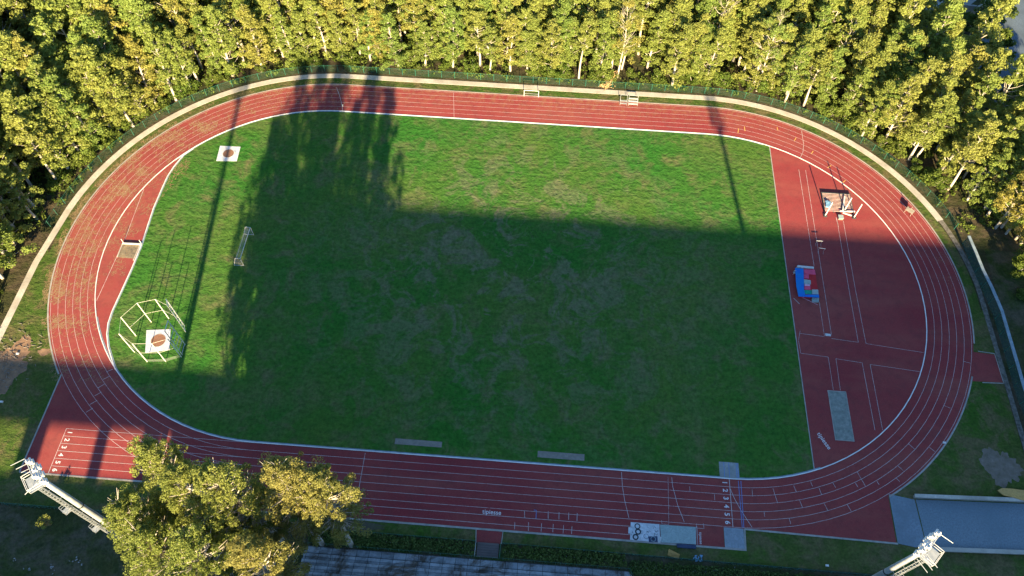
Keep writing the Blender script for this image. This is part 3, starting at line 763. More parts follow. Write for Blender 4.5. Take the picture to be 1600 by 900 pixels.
for cx, cy, n_, sx in [(24, 876, 3, 8), (45, 889, 7, 10), (82, 889, 9, 8), (122, 876, 9, 16), (1110, 891, 30, 60), (1030, 889, 20, 40)]:
    for _ in range(n_):
        x, y = G(cx + rt.gauss(0, sx / 3), cy + rt.gauss(0, 3)); a = rt.uniform(.05, .14); ax = Matrix.Rotation(rt.uniform(0, 3), 3, Vector((rt.random(), rt.random(), 1)).normalized())
        mb.obox((x, y, .1), ax, a, a * .6, .03)
tag(mb.build('rubbish', M['trash']), 'scattered pale rubbish on the rough ground along the bottom edge', 'rubbish', kind='stuff')

# ------------------------------------------------------------------ floodlight masts
def mast(label, toppx, ladder_side, face, h=33.0):
    gx, gy = G(*toppx); f = 1 - h / CAM.z; bx = CAM.x + (gx - CAM.x) * f; by = CAM.y + (gy - CAM.y) * f
    t = empty('floodlight_mast', bx, by); tag(t, label, 'floodlight mast', 'floodlight masts beside the near straight')
    mb = MB(); H1 = h - 2.5
    pts = [(0, 0, z) for z in (0, .3, H1 * .3, H1 * .3, H1 * .6, H1 * .6, H1)]
    mb.tube([(0, 0, 0), (0, 0, H1 * .33), (0, 0, H1 * .66), (0, 0, H1)], [.52, .45, .38, .30], 16)
    mb.build('column', M['steel'], t, True)
    mb = MB(); mb.box(-1.2, 1.2, -1.2, 1.2, 0, .25); mb.build('base_plate', M['conc'], t)
    for z, rr in ((H1 * .33, .50), (H1 * .66, .43)):
        mb = MB(); mb.tube([(0, 0, z - .12), (0, 0, z + .12)], [rr, rr], 16); mb.build('flange', M['dark'], t)
    lx, ly = ladder_side; lv = Vector((lx, ly, 0)).normalized(); sv = Vector((-lv.y, lv.x, 0))
    mb = MB()
    for s in (-.26, .26):
        a = lv * .66 + sv * s; mb.bar(a + Vector((0, 0, 3)), a + Vector((0, 0, H1)), .04, n=5)
    z = 3.2
    while z < H1: mb.bar(lv * .66 - sv * .26 + Vector((0, 0, z)), lv * .66 + sv * .26 + Vector((0, 0, z)), .025, n=4); z += .4
    z = 3.5
    while z < H1 - .5:
        mb.bar(lv * .3 + Vector((0, 0, z)), lv * .66 + Vector((0, 0, z)), .03, n=4); z += 3
    mb.build('ladder', M['steel'], t)
    mb = MB(); z = 4.5
    for k in range(5):
        a = math.pi * (k / 4 - .5); o_ = lv * (.66 + .42 * math.cos(a)) + sv * (.36 * math.sin(a)); mb.bar(o_ + Vector((0, 0, 4)), o_ + Vector((0, 0, H1)), .028, n=4)
    while z < H1:
        pr = None
        for k in range(5):
            a = math.pi * (k / 4 - .5); o_ = lv * (.66 + .42 * math.cos(a)) + sv * (.36 * math.sin(a)) + Vector((0, 0, z))
            if pr is not None: mb.bar(pr, o_, .03, n=4, cap=False)
            pr = o_
        z += .75
    mb.build('ladder_cage', M['steel'], t)
    ax = Matrix((lv, sv, Vector((0, 0, 1)))).transposed()
    for z in (H1 * .42, H1 * .70):
        mb = MB(); mb.obox(lv * 1.35 + Vector((0, 0, z)), ax, .4, .45, .03)
        for sx, sy in ((.75, -.45), (1.7, -.45), (1.7, .45), (.75, .45)):
            p = lv * sx + sv * sy + Vector((0, 0, z)); mb.bar(p, p + Vector((0, 0, 1.1)), .03, n=4)
        for zz in (.55, 1.1):
            q = [lv * sx + sv * sy + Vector((0, 0, z + zz)) for sx, sy in ((.75, -.45), (1.7, -.45), (1.7, .45), (.75, .45))]
            for i in range(3): mb.bar(q[i], q[i + 1], .028, n=4)
        mb.build('rest_platform', M['steel'], t)
    # head: platform with railing, cross-arms and lamps facing the field
    fv = Vector((*face, 0)).normalized(); rv = Vector((fv.y, -fv.x, 0)); axf = Matrix((rv, fv, Vector((0, 0, 1)))).transposed()
    mb = MB(); c0 = -fv * .7 + Vector((0, 0, H1)); mb.obox(c0, axf, 1.05, .8, .05); mb.build('top_platform', M['steel'], t)
    mb = MB(); q = [c0 + rv * a + fv * b for a, b in ((-1.05, .8), (-1.05, -.8), (1.05, -.8), (1.05, .8))]
    for p in q: mb.bar(p, p + Vector((0, 0, 1.1)), .03, n=5)
    for zz in (.55, 1.05):
        for i in range(3): mb.bar(q[i] + Vector((0, 0, zz)), q[i + 1] + Vector((0, 0, zz)), .04, n=5)
    mb.build('railing', M['white'], t)
    mb = MB()
    for s in (-1.1, 1.1): mb.bar(rv * s + fv * .2 + Vector((0, 0, H1 - .1)), rv * s + fv * .2 + Vector((0, 0, h + .9)), .06, n=6)
    for zz in (0, .85, 1.7, 2.55): mb.bar(rv * -1.5 + fv * .25 + Vector((0, 0, H1 + .5 + zz)), rv * 1.5 + fv * .25 + Vector((0, 0, H1 + .5 + zz)), .07, n=6)
    for s, zz in ((-1.7, .6), (-1.7, 1.8), (-1.7, 3.0), (1.7, 2.4)): mb.bar(rv * s + fv * .2 + Vector((0, 0, H1 + zz)), rv * s * 1.2 - fv * 1.5 + Vector((0, 0, H1 + zz - .3)), .045, n=5)
    mb.build('lamp_frame', M['steel'], t)
    tilt = Matrix.Rotation(R_(-38), 3, rv)
    for row in range(4):
        for k in range(3):
            if row == 3 and k == 1: continue
            c = rv * (-1.2 + k * 1.1 + (.2 if row % 2 else 0)) + fv * .6 + Vector((0, 0, H1 + .55 + row * .85)); mb = MB()
            a = tilt @ axf; mb.obox(c, a, .33, .11, .26); mb.obox(c - (a @ Vector((0, .27, 0))), a, .2, .14, .18); mb.build('floodlight', M['white'], t)
    return bx, by
print(mast('tall pale floodlight mast at lower left, its lamps over the sprint start', (47, 738), (-.55, -.83), (.75, .66)))
print(mast('tall pale floodlight mast at lower right, its lamps over the service road', (1459, 852), (.45, -.89), (-.75, .66)))

# ------------------------------------------------------------------ throwing circles and cage
def slab_circle(name, corners, label, cat, crad, cc, board=None):
    ox = sum(p[0] for p in corners) / 4; oy = sum(p[1] for p in corners) / 4
    t = empty(name, ox, oy); tag(t, label, cat)
    mb = MB(ox, oy); mb.prism(corners, 0, .05); mb.build('slab', M['conc_white'], t)
    mb = MB(ox, oy); cx, cy = cc; mb.prism([(cx + crad * math.cos(a * .1963), cy + crad * math.sin(a * .1963)) for a in range(32)], .02, .056); mb.build('circle_pad', M['rust'], t)
    mb = MB(ox, oy); n = 40
    for k in range(n):
        a, b = 2 * math.pi * k / n, 2 * math.pi * (k + 1) / n
        mb.prism([(cx + q * math.cos(w_), cy + q * math.sin(w_)) for q, w_ in ((crad, a), (crad + .07, a), (crad + .07, b), (crad, b))], .03, .07)
    mb.build('rim', M['edging'], t)
    if board:
        mb = MB(ox, oy)
        for k in range(8):
            a, b = R_(-45 + 9 * k), R_(-36 + 9 * k)
            mb.prism([(cx + q * math.cos(w_), cy + q * math.sin(w_)) for q, w_ in ((crad + .08, a), (crad + .34, a), (crad + .34, b), (crad + .08, b))], .05, .15)
        mb.build('toe_board', M['white'], t)
slab_circle('shot_put_circle', [G(344, 228), G(376, 229.5), G(370, 252), G(338, 251.5)], 'pale square slab with brown throwing circle on the grass inside the top left bend', 'throwing circle', 1.1, G(357, 240), True)
slab_circle('hammer_circle', [G(229, 516), G(266.5, 514.5), G(265, 547), G(227, 551.5)], 'pale square slab with brown throwing circle inside the white post cage', 'throwing circle', 1.25, G(247.5, 532))
t = empty('throwing_cage', -60.5, -20.5); tag(t, 'open cage of tall cream posts and wires around the lower left throwing circle', 'cage')
posts = [(-65.2, -20.1), (-63.4, -17.1), (-60.5, -16.1)]; lowp = [(-64.4, -23.3), (-61.5, -25.0), (-58.3, -24.7), (-55.9, -23.6)]
ph = 6.6
for p in posts + lowp:
    mb = MB(-60.5, -20.5); mb.box(p[0] - .06, p[0] + .06, p[1] - .06, p[1] + .06, 0, ph); mb.build('post', M['cream'], t)
mb = MB(-60.5, -20.5)
for seq, zs in (([(-56.9, -17.6)] + posts[::-1], (ph, ph * .45)), (lowp, (ph, ph * .5))):
    for z in zs:
        for a, b in zip(seq[:-1], seq[1:]): mb.bar((a[0], a[1], z), (b[0], b[1], z), .022, n=4)
mb.bar((-65.2, -20.1, ph), (-64.4, -23.3, ph), .015, n=4)
mb.build('top_rails', M['cream'], t)
for (x0, y0), (x1, y1), hh in (((-57.2, -17.4), (-56.6, -18.6), 9.2), ((-55.9, -21.2), (-55.8, -23.2), 8.6)):
    mb = MB(-60.5, -20.5)
    for x, y in ((x0, y0), (x1, y1)): mb.box(x - .055, x + .055, y - .055, y + .055, 0, hh)
    z = .4
    while z < hh: mb.bar((x0, y0, z), (x1, y1, z), .04, n=4); z += 1.35
    mb.bar((x0, y0, hh), (x1, y1, hh), .06, n=5); mb.build('gate_frame', M['white'], t)
mb = MB(-60.5, -20.5)
for a, b in zip(lowp[:-1], lowp[1:]):
    mb.add([(a[0], a[1], .05), (b[0], b[1], .05), (b[0], b[1], .9), (a[0], a[1], .9)], [(0, 1, 2, 3)])
mb.build('net', M['goalnet'], t)
# water jump
t = empty('water_jump', -72.8, -2); tag(t, 'water jump pit with white beam and muddy bottom on the left bend inset', 'water jump')
mb = MB(-72.8, -2); mb.prism([G(193, 381), G(219, 382), G(209, 404), G(184, 402)], .0, .03); mb.build('pit_floor', simple('muddy_pit', (.30, .24, .15), (.07, .065, .06), 1.0, .9, bump=.8, fine=3), t)
mb = MB(-72.8, -2); a = G(193, 380); b = G(184, 402); mb.prism([(a[0] - .2, a[1]), (a[0], a[1]), (b[0], b[1]), (b[0] - .2, b[1])], 0, .12)
a = G(219.5, 380); b = G(208, 407); mb.prism([(a[0], a[1]), (a[0] + .15, a[1]), (b[0] + .15, b[1]), (b[0], b[1])], 0, .12); mb.build('border', M['conc_light'], t)
mb = MB(-72.8, -2); a = G(192, 379.5, .3); b = G(220, 381, .3); mb.prism([(a[0] - .1, a[1] - .16), (b[0] + .1, b[1] - .16), (b[0] + .1, b[1] + .12), (a[0] - .1, a[1] + .12)], .12, .30); mb.build('beam', M['white'], t)
for p in (a, b):
    mb = MB(-72.8, -2); mb.box(p[0] - .05, p[0] + .05, p[1] + .13, p[1] + .22, 0, 1.3); mb.build('leg', M['white'], t)

# ------------------------------------------------------------------ goals
t = empty('football_goal', -50, 0); tag(t, 'white full-size football goal on the left part of the grass field', 'goal')
for y in (-3.66, 3.66):
    mb = MB(); mb.tube([(0, y, 0), (0, y, 2.44)], [.05, .05], 8); mb.build('post', M['white'], t)
    mb = MB(); mb.bar((0, y, 2.44), (-1.0, y, 2.44), .035); mb.bar((-1.0, y, 2.44), (-1.9, y, .03), .035); mb.bar((0, y, .04), (-1.9, y, .04), .035); mb.build('side_frame', M['white'], t)
mb = MB(); mb.tube([(0, -3.66, 2.44), (0, 3.66, 2.44)], [.055, .055], 8); mb.build('crossbar', M['white'], t)
mb = MB(); mb.bar((-1.9, -3.66, .04), (-1.9, 3.66, .04), .03); mb.build('ground_bar', M['steel'], t)
mb = MB()
for a, b, c, d in (((-1, -3.66, 2.44), (-1, 3.66, 2.44), (-1.9, 3.66, .04), (-1.9, -3.66, .04)), ((0, -3.66, 2.44), (0, 3.66, 2.44), (-1, 3.66, 2.44), (-1, -3.66, 2.44)),
    ((0, -3.66, 2.44), (-1, -3.66, 2.44), (-1.9, -3.66, .04), (0, -3.66, .04)), ((0, 3.66, 2.44), (-1, 3.66, 2.44), (-1.9, 3.66, .04), (0, 3.66, .04))):
    mb.add([a, b, c, d], [(0, 1, 2, 3)])
mb.build('net', M['goalnet'], t)
t = empty('small_goal', 1.5, 46.2); tag(t, 'small white goal standing behind the far straight, seen against the path', 'goal')
for x in (-1.6, 1.6):
    mb = MB(); mb.bar((x, 0, 0), (x, 0, 1.7), .07, n=8); mb.build('post', M['white'], t)
mb = MB(); mb.bar((-1.65, 0, 1.72), (1.65, 0, 1.72), .075, n=8); mb.build('crossbar', M['white'], t)
mb = MB()
for x in (-1.6, 1.6): mb.bar((x, 0, 1.7), (x, .8, .03), .03); mb.bar((x, 0, .03), (x, .8, .03), .03)
mb.bar((-1.6, .8, .04), (1.6, .8, .04), .03); mb.build('back_frame', M['steel'], t)
# judges' seats by the far straight
for i, (x, y, wd, lab) in enumerate([(21.9, 45.7, .75, 'small grey metal stand on the outer edge of the far straight, left of the pair'), (24.0, 45.7, 1.0, 'larger grey metal stand with white steps on the edge of the far straight')]):
    t = empty('judge_stand', x, y); tag(t, lab, 'stand')
    for k in range(3 if i else 2):
        mb = MB(); mb.box(-wd, wd, -.5 + k * .42, -.12 + k * .42, .38 + k * .38, .43 + k * .38); mb.build('step', M['white'] if i else M['steel'], t)
    mb = MB()
    for sx in (-wd, wd):
        mb.bar((sx, -.5, 0), (sx, -.5, .4), .035); mb.bar((sx, -.5, .38), (sx, .7, 1.3), .035); mb.bar((sx, .7, 0), (sx, .7, 1.9), .035)
    mb.bar((-wd, .7, 1.9), (wd, .7, 1.9), .035); mb.build('frame', M['steel'], t)
# hurdles
hp = []
for i, (x, y, rz, lab) in enumerate([(59.75, 10.6, 0, 'white hurdle on the red end area, nearer the sunlit part'), (60.0, 8.85, -.12, 'white hurdle on the red end area, nearer the blue and pink mats')]):
    t = empty('hurdle', x, y, 0, rz); tag(t, lab, 'hurdle')
    mb = MB(); mb.box(-.62, .62, -.035, .035, .90, 1.0); mb.build('top_board', M['white'], t)
    mb = MB()
    for s in (-.5, .5): mb.bar((s, 0, .03), (s, 0, .9), .022); mb.bar((s, 0, .03), (s, -.65, .03), .025)
    mb.build('frame', M['steel'], t)
# take-off board
t = MB(58.8, -9.85); t.prism([G(1289, 521), G(1297.5, 522), G(1298.5, 525.5), G(1290, 525)], .02, .05); tag(t.build('takeoff_board', M['white']), 'white take-off board across the long jump runway', 'board')
# long jump pit
t = empty('sand_pit', 58.7, -25.5); tag(t, 'long jump pit filled with mossy grey-green sand in the red end area', 'sand pit')
mb = MB(58.7, -25.5); mb.box(57.2, 60.15, -30.0, -21.1, .0, .045); mb.build('sand', M['sand'], t)
mb = MB(58.7, -25.5)
for b in ((57.08, 57.2, -30.12, -20.98), (60.15, 60.27, -30.12, -20.98), (57.2, 60.15, -20.98 - .12, -20.98), (57.2, 60.15, -30.12, -30.0)): mb.box(*b, 0, .07)
mb.build('border', M['edging'], t)
# infield strips
for x0, x1, y0, y1, lab in ((-16.0, -8.2, -36.6, -35.6, 'left one of two long worn strips in the grass along the near straight'), (7.7, 15.4, -37.0, -35.9, 'right one of two long worn strips in the grass along the near straight')):
    mb = MB(x0, y0); mb.box(x0, x1, y0, y1, 0, .035); tag(mb.build('jump_strip', M['strip']), lab, 'strip')
# finish slab
t = empty('finish_slab', 38.9, -36.9); tag(t, 'stained concrete slab with blue lines inside the kerb at the finish line', 'slab')
mb = MB(38.9, -36.9); mb.box(37.4, 40.6, -38.02, -35.4, 0, .04); mb.build('slab', M['conc'], t)
mb = MB(38.9, -36.9)
for x in (38.2, 39.0): mb.box(x - .04, x + .04, -38.0, -35.45, .03, .045)
for x in (40.2, 40.45): mb.box(x - .04, x + .04, -38.0, -35.45, .03, .045)
mb.build('blue_stripe', M['line_blue'], t)
mb = MB(39, -47.7); mb.box(37.45, 40.5, -49.2, -46.1, 0, .035); tag(mb.build('concrete_slab', simple('pale_blue_concrete', (.30, .34, .37), (.24, .27, .30), .8, .85, fine=3)), 'pale grey concrete slab at the end of the extra lanes below the finish', 'slab')
# hose line on the far left
mb = MB(-40, 42); pts = [G(*p) for p in [(526, 137), (530, 148), (533, 158), (535, 168), (535.5, 173)]]
mb.tube([(p[0], p[1], .06) for p in pts], [.03] * 5, 5); tag(mb.build('hose', M['kerb']), 'thin pale hose lying across the far left lanes', 'hose')
mb = MB(); mb.bar((0, 0, 0), (0, 0, .45), .12, .06, 8); mb.bar((0, 0, .45), (.25, 0, .5), .04); o = mb.build('sprinkler', M['white'], loc=(*G(535.5, 166), 0)); tag(o, 'small white sprinkler beside the kerb at the far left lanes', 'sprinkler')

# ------------------------------------------------------------------ vault landing base with uprights
t = empty('slatted_platform', 65, 21); tag(t, 'slatted landing base with dark frame on the sunlit end of the red area', 'landing base')
mb = MB(65, 21)
for k in range(14): y = 18.75 + k * .345; mb.box(62.15, 67.75, y, y + .10, .30, .36)
mb.build('slats', M['slat'], t)
mb = MB(65, 21)
for x in (62.1, 63.9, 65.9, 67.8): mb.box(x - .08, x + .08, 18.6, 23.5, .0, .295)
mb.box(62.0, 67.9, 23.42, 23.55, .0, .42); mb.build('frame', M['dark'], t)
for (bx, by, lab) in ((*G(1289, 337), 'white vault upright standing at the left foot of the slatted base'), (*G(1334, 340), 'white vault upright standing at the right foot of the slatted base'), (*G(1318.5, 330), 'white vault upright standing in the middle of the slatted base')):
    z0 = .37 if bx > 64 and bx < 67 and by > 18.6 else 0
    t = empty('vault_upright', bx, by); tag(t, lab, 'vault upright')
    mb = MB(); mb.box(-.35, .35, -.35, .35, z0, z0 + .22); mb.build('foot', M['dark'], t)
    mb = MB(); mb.box(-.09, .09, -.09, .09, z0 + .2, 4.2); mb.build('pole', M['white'], t)
for i, (a, b, z, lab) in enumerate([((1312, 329.5), (1336, 330), .55, 'thick white board lying across the right of the slatted base'), ((1317, 332), (1331, 336.5), .5, 'white board lying askew at the near right of the slatted base'), ((1317, 329), (1320, 306), .62, 'long white board lying lengthwise over the slatted base')]):
    p, q = G(*a, z), G(*b, z); mb = MB(p[0], p[1], z); d = Vector((q[0] - p[0], q[1] - p[1])); ang = math.atan2(d.y, d.x)
    mb.obox(((p[0] + q[0]) / 2, (p[1] + q[1]) / 2, z - .06), Matrix.Rotation(ang, 3, 'Z'), d.length / 2, .14, .07); tag(mb.build('white_board', M['white']), lab, 'board')
mb = MB(62.9, 20.3, .37); mb.obox((62.9, 20.3, .5), Matrix.Rotation(-.2, 3, 'Z'), .45, .75, .12); mb.obox((62.7, 20.8, .66), Matrix.Rotation(.3, 3, 'Z'), .3, .3, .05); tag(mb.build('tarpaulin', M['sky_blue']), 'crumpled light blue tarpaulin on the left of the slatted base', 'tarpaulin')
t = empty('equipment_box', *G(1312.5, 341)); tag(t, 'small grey-green box between the runway lines below the slatted base', 'box')
mb = MB(); mb.box(-.45, .45, -.45, .4, 0, .5); mb.build('body', M['strip'], t); mb = MB(); mb.box(-.5, .5, -.5, .45, .502, .56); mb.build('lid', M['grey'], t)
# high jump mats
t = empty('landing_mats', 56.4, 1.4); tag(t, 'thick landing mats with blue cover and pink, red, grey and green pads', 'landing mat')
q9 = lambda x, y, z=.7: G(1200 + x / 9, 380 + y / 9, z)
def pad(name, pts, z0, z1, m, parent=None):
    mb = MB(56.4, 1.4); mb.prism([q9(x, y, z1) for x, y in pts], z0, z1); return mb.build(name, m, parent or t)
pad('base_mat', [(395, 350), (655, 362), (718, 755), (440, 742)], 0, .6, M['red'])
pad('blue_cover', [(382, 345), (500, 356), (508, 660), (522, 712), (520, 752), (430, 745), (400, 600)], .602, .78, M['blue'])
pad('blue_edge', [(524, 722), (716, 722), (720, 762), (522, 752)], .602, .72, M['blue'])
pad('pink_pad', [(508, 366), (658, 372), (672, 440), (510, 428)], .602, .74, M['pink']); pad('pink_pad', [(508, 432), (574, 434), (576, 496), (508, 492)], .602, .73, M['pink'])
pad('pink_pad', [(514, 602), (596, 602), (598, 655), (514, 652)], .602, .73, M['pink']); pad('grey_pad', [(506, 506), (600, 520), (604, 575), (510, 572)], .602, .76, M['grey'])
pad('pale_pad', [(514, 576), (592, 580), (592, 600), (514, 598)], .602, .73, M['palepink']); pad('green_pad', [(508, 658), (614, 660), (616, 714), (522, 710)], .602, .74, M['green'])
pad('grey_pad', [(620, 650), (706, 652), (712, 716), (622, 714)], .602, .74, M['grey'])
o = pad('bar_box', [(414, 308), (646, 330), (646, 356), (414, 334)], 0, .8, M['white']); o.name = 'bar_box'
mb = MB(*q9(670, 795), 0); mb.prism([q9(620, 765, .3), q9(718, 768, .3), q9(716, 826, .3), q9(622, 818, .3)], 0, .3); tag(mb.build('foam_block', M['grey']), 'grey foam block on the ground at the near end of the landing mats', 'foam block')
for a, b, lab in (((360, 775), (440, 855), 'short pale bar lying on the red surface left of the mats'), ((460, 755), (700, 870), 'long thin pink bar lying on the red surface below the mats')):
    p, q = q9(*a, 0), q9(*b, 0); mb = MB(p[0], p[1]); mb.bar((p[0], p[1], .06), (q[0], q[1], .06), .04 if a[0] == 360 else .03, n=6); tag(mb.build('jump_bar', M['white'] if a[0] == 360 else M['palepink']), lab, 'bar')
p = q9(365, 430, 0); t = empty('folding_chair', *p); tag(t, 'small white chair tipped over at the left side of the landing mats', 'chair')
mb = MB(); mb.box(-.2, .25, -.2, .2, .35, .39); mb.build('seat', M['white'], t); mb = MB(); mb.box(-.2, .25, .2, .24, .39, .8); mb.build('backrest', M['white'], t)
mb = MB(); [mb.bar((sx, sy, 0), (sx * .6, sy * .8, .36), .02) for sx in (-.25, .28) for sy in (-.24, .24)]; mb.build('legs', M['white'], t)
# timber stand on the right bend
p = G(1419, 333); t = empty('wooden_stand', *p, 0, R_(-42)); tag(t, 'weathered wooden stand casting a long shadow on the outer lanes of the right bend', 'stand')
mb = MB(); mb.obox((0, 0, .9), Matrix.Rotation(R_(18), 3, 'X'), .8, .45, .04); mb.build('board', M['strip'], t)
mb = MB(); [mb.bar((sx, sy, 0), (sx * .8, sy * .4, .95), .05) for sx in (-.7, .7) for sy in (-.45, .45)]; mb.bar((0, .2, 0), (0, .2, 1.7), .07); mb.bar((-.35, .2, 1.1), (.3, .2, 1.25), .07); mb.build('frame', M['strip'], t)

# ------------------------------------------------------------------ graffiti mat, grey mat, boards near the finish
t = empty('painted_mat', 25.1, -47.9); tag(t, 'flat white panel with black rings and scrawled marks beside the near straight', 'panel')
mb = MB(25.1, -47.9); mb.prism([G(985.5, 816.2), G(1030, 819.5), G(1031.5, 848), G(984.3, 843.8)], .02, .14); mb.prism([G(982, 824), G(985.4, 824.2), G(985, 834), G(981.6, 833.6)], .02, .11); mb.build('panel', M['conc_white'], t)
z20 = lambda x, y: G(980 + x / 20, 810 + y / 20, .14)
def ringm(cx, cy, ro, ri):
    mb = MB(25.1, -47.9); x, y = z20(cx, cy); n = 28
    for k in range(n):
        a, b = 2 * math.pi * k / n, 2 * math.pi * (k + 1) / n
        mb.prism([(x + q * math.cos(w_), y + q * math.sin(w_)) for q, w_ in ((ri, a), (ro, a), (ro, b), (ri, b))], .13, .15)
    return mb
for cx, cy, ro, ri in ((320, 245, .46, .30), (340, 415, .48, .26), (262, 582, .48, .26), (590, 560, .38, .33)): ringm(cx, cy, ro, ri).build('painted_ring', M['dark'], t)
mb = MB(25.1, -47.9); rs = random.Random(21)
for cx, cy, n_ in ((150, 270, 4), (170, 380, 4), (140, 480, 3), (500, 390, 6), (590, 420, 9), (450, 470, 4), (740, 430, 5), (800, 320, 7), (850, 460, 10), (850, 380, 6), (940, 370, 6), (935, 480, 7), (690, 300, 2), (415, 600, 3)):
    x, y = z20(cx + rs.uniform(-20, 20), cy + rs.uniform(-20, 20))
    for _ in range(n_):
        q = (x + rs.uniform(-.16, .16), y + rs.uniform(-.16, .16)); mb.seg((x, y), q, .045, .1445 + .0008 * len(mb.f) / 10); x, y = q
tag(mb.build('scrawled_marks', M['dark'], t), kind='stuff')
mb = MB(25.1, -47.9); mb.prism([z20(655, 565), z20(945, 555), z20(955, 738), z20(680, 742)], .141, .16); d_ = mb.build('dark_panel', M['navy'], t)
for ro, ri, m in ((.40, .33, 'grey'), (.14, .01, 'dark')):
    mb = MB(25.1, -47.9); x, y = z20(815, 645)
    for k in range(24):
        a, b = 2 * math.pi * k / 24, 2 * math.pi * (k + 1) / 24
        mb.prism([(x + q * math.cos(w_), y + q * math.sin(w_)) for q, w_ in ((ri, a), (ro, a), (ro, b), (ri, b))], .15, .166)
    mb.build('painted_ring', M[m], t)
mb = MB(30, -47.9); mb.prism([G(1031, 820), G(1087, 823.8), G(1087.5, 851), G(1033, 847.5)], .02, .12); tag(mb.build('grey_mat', M['grey']), 'large plain grey-green mat right of the white panel with black rings', 'mat')
mb = MB(32, -49.4); mb.prism([G(1057, 850.4), G(1087, 852.2), G(1087, 858), G(1058, 856)], 0, .3); tag(mb.build('dark_mat', M['navy']), 'narrow dark navy mat along the near edge of the grey-green mat', 'mat')
mb = MB(23.6, -46.4); mb.prism([G(1029, 838, .18), G(1034, 839, .18), G(1032, 848, .18), G(1028.5, 848, .18)], .165, .185); tag(mb.build('white_sheet', M['white']), 'small white sheet over the seam between the ringed panel and grey mat', 'sheet')
pts = [G(1045, 858, .8), G(1062, 866.5, .8), G(1061, 873.5, .2), G(1043, 867.5, .2)]
t = empty('orange_board', *G(1052, 868)); tag(t, 'tilted orange-brown board leaning on the low fence below the grey mat', 'board')
bm_ = MB(*G(1052, 868)); p3 = [Vector((pts[i][0], pts[i][1], (.85, .85, .15, .15)[i])) for i in range(4)]; nrm = (p3[1] - p3[0]).cross(p3[3] - p3[0]).normalized() * .06
vsx = [tuple(p) for p in p3] + [tuple(p + nrm) for p in p3]; bm_.add(vsx, [(0, 1, 2, 3), (7, 6, 5, 4), (0, 4, 5, 1), (1, 5, 6, 2), (2, 6, 7, 3), (3, 7, 4, 0)]); bm_.build('board', M['wood'], t)
pb = MB(*G(1052, 868)); pb.bar((p3[0].x + .1, p3[0].y, 0), (p3[0].x + .1, p3[0].y, .82), .05); pb.bar((p3[1].x - .1, p3[1].y, 0), (p3[1].x - .1, p3[1].y, .82), .05); pb.build('prop', M['wood'], t)
rs = random.Random(2); mb = MB(*G(1090, 873))
for _ in range(16):
    x, y = G(1084 + rs.uniform(0, 12), 869 + rs.uniform(0, 8)); mb.obox((x, y, rs.uniform(.1, .5)), Matrix.Rotation(rs.uniform(0, 3), 3, Vector((rs.random(), rs.random(), 1)).normalized()), rs.uniform(.12, .24), .10, .06)
tag(mb.build('bagged_rubbish', M['sky_blue']), 'heap of light blue bags by the low fence right of the orange board', 'rubbish')
# tan plank boat shape at right
t = empty('timber_panel', 84, -37); pz = [(1559, 766), (1566, 762.5), (1582, 763.5), (1640, 771), (1640, 790), (1600, 782), (1585, 777.5), (1568, 773.5)]
tag(t, 'long tan timber panel with a pointed end lying by the service road wall', 'panel')
mb = MB(84, -37); mb.prism([G(*p, .9) for p in pz], .75, .9); mb.build('deck', M['wood'], t)
mb = MB(84, -37); pa, pb_ = G(1572, 769, .6), G(1630, 780, .6); mb.box(pa[0], pa[0] + .3, pa[1] - .1, pa[1] + .2, 0, .748); mb.box(pb_[0], pb_[0] + .3, pb_[1] - .1, pb_[1] + .2, 0, .748); mb.build('support', M['wood'], t)
# fallen dry branch across the far fence
rs = random.Random(8); mb = MB(18, 52); a = Vector((*G(963, 122), 1.8)); b = Vector((*G(947, 137), .3))
for _ in range(46):
    p = a.lerp(b, rs.random()) + Vector((rs.uniform(-.5, .5), rs.uniform(-.3, .3), rs.uniform(-.2, .5)))
    q = p + (b - a).normalized() * rs.uniform(.4, 1.6) + Vector((rs.uniform(-.7, .7), rs.uniform(-.4, .4), rs.uniform(-.5, .3))); q.z = max(q.z, .06); mb.bar(p, q, .05, .02, 4)
mb.bar(a, b, .12, .07, 6)
for _ in range(40):
    p = b + Vector((rs.gauss(0, .8), rs.gauss(0, .35), rs.uniform(.05, .5))); q = p + Vector((rs.uniform(-.8, .8), rs.uniform(-.4, .4), rs.uniform(-.2, .3))); mb.bar(p, q, .06, .02, 4)
tag(mb.build('fallen_branch', M['wood2']), 'fallen dry orange-brown branch hanging over the far fence onto the path', 'branch')
# loose blocks
for x, y, lab in ((*G(28, 553), 'small white block on the bare earth patch, upper one of two'), (*G(3, 628), 'small white block at the left edge below the bare earth patch'), (*G(1475, 692), 'tiny white marker post beside the right bend'), (*G(1292, 884), 'small pale box on the grass near the lower right mast')):
    mb = MB(); mb.box(-.24, .24, -.15, .15, 0, .2); mb.box(-.2, .2, -.11, .11, .202, .25); o = mb.build('white_block', M['kerb'], loc=(x, y, 0)); tag(o, lab, 'block')
rs = random.Random(77); mb = MB(-84, -27)
for _ in range(150):
    x = rs.gauss(-85.5, 2.2); y = rs.gauss(-26.5, 3); mb.bar((x, y, .05), (x + rs.uniform(-.9, .9), y + rs.uniform(-.5, .5), rs.uniform(.05, .35)), .06, .02, 4)
tag(mb.build('brush_heap', M['strip']), 'flat heap of cut brushwood over the bare earth at the left edge', 'brushwood', kind='stuff')
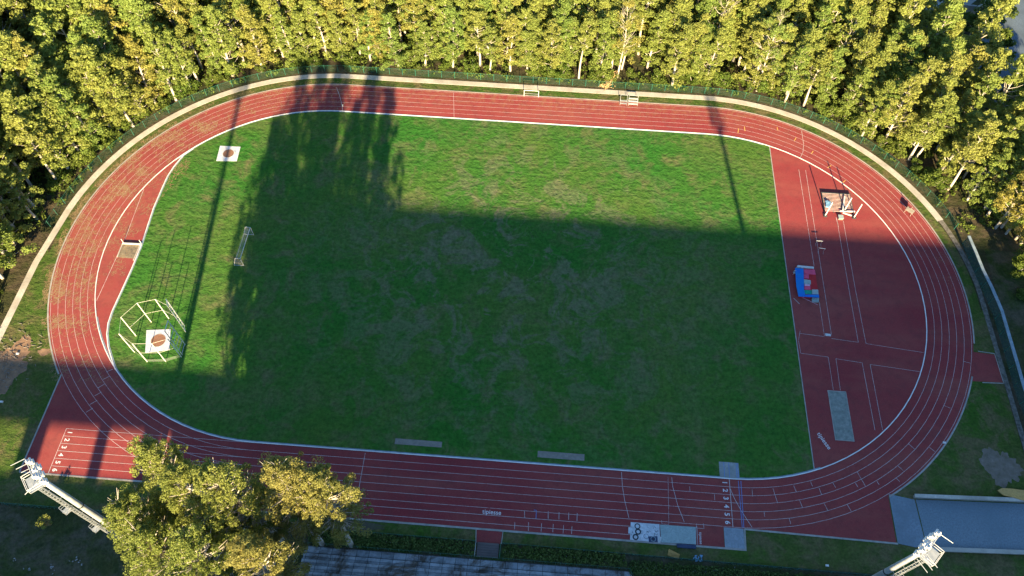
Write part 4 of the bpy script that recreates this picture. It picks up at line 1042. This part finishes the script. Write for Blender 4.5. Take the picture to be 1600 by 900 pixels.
# corner wall at top right
t = empty('boundary_wall', 105, 86); tag(t, 'pale wall with coping around the paved yard at the top right', 'wall')
mb = MB(105, 86); mb.prism([(103.8, 84.0), (106.9, 83.6), (107.0, 84.1), (103.8, 84.5)], 0, 2.2); mb.prism([(106.9, 83.6), (107.4, 83.6), (118, 94.0), (117.5, 94.4)], 0, 2.2); mb.build('wall_body', M['conc'], t)
mb = MB(105, 86); mb.prism([(106.8, 83.5), (107.6, 83.5), (118.2, 94.0), (117.3, 94.5)], 2.202, 2.32); mb.build('coping', M['conc_light'], t)

# ------------------------------------------------------------------ apartment blocks south of the ground (they throw the long shadow over the field)
TE = math.tan(R_(EL)); YB = -118.0
def block(x0, x1, h, label, floors):
    t = empty('apartment_block', (x0 + x1) / 2, YB - 7); tag(t, label, 'building'); o = ((x0 + x1) / 2, YB - 7)
    mb = MB(*o); mb.box(x0, x1, YB - 14, YB, 0, h - .8); mb.build('wall', M['wall'], t)
    mb = MB(*o); mb.box(x0 - .15, x1 + .15, YB - 14.15, YB + .15, h - .798, h); mb.build('roof_parapet', M['conc'], t)
    for f in range(floors):
        z = (h - 1) * (f + .3) / floors; mb = MB(*o); x = x0 + 2
        while x < x1 - 3: mb.box(x, x + 1.6, YB, YB + .04, z + .6, z + 2.1); x += 4.2
        mb.build('window_row', M['glass'], t)
    return t, o
block(-32.2, 150, (14.2 - YB) * TE, 'long tall apartment block standing south of the grandstand', 12)
hb = (-46 - YB) * TE
t, o = block(-150, -32.4, hb, 'lower apartment block with an added rooftop shade screen, left of the tall one', 7)
mb = MB(*o); mb.box(-150, -33, YB - .5, YB - .1, (-37 - YB) * TE, (-24.9 - YB) * TE); mb.build('added_shade_screen', M['conc'], t)  # added out of view, shaped to cast the shadow band below the cage
sh = (-40 - YB) * math.tan(R_(AZ))
for xa, xb in ((-150, -149), (-130, -128), (-110, -107), (-77.4, -73.7), (-65.2, -63.2), (-57.6, -54.6), (-53.0, -33 - sh)):  # added posts, spaced to cast the dark stripes over the sprint start
    mb = MB(*o); mb.box(max(-150, xa + sh), xb + sh, YB - .6, YB - .15, hb + .01, (-37 - YB) * TE - .01); mb.build('added_shade_post', M['conc'], t)
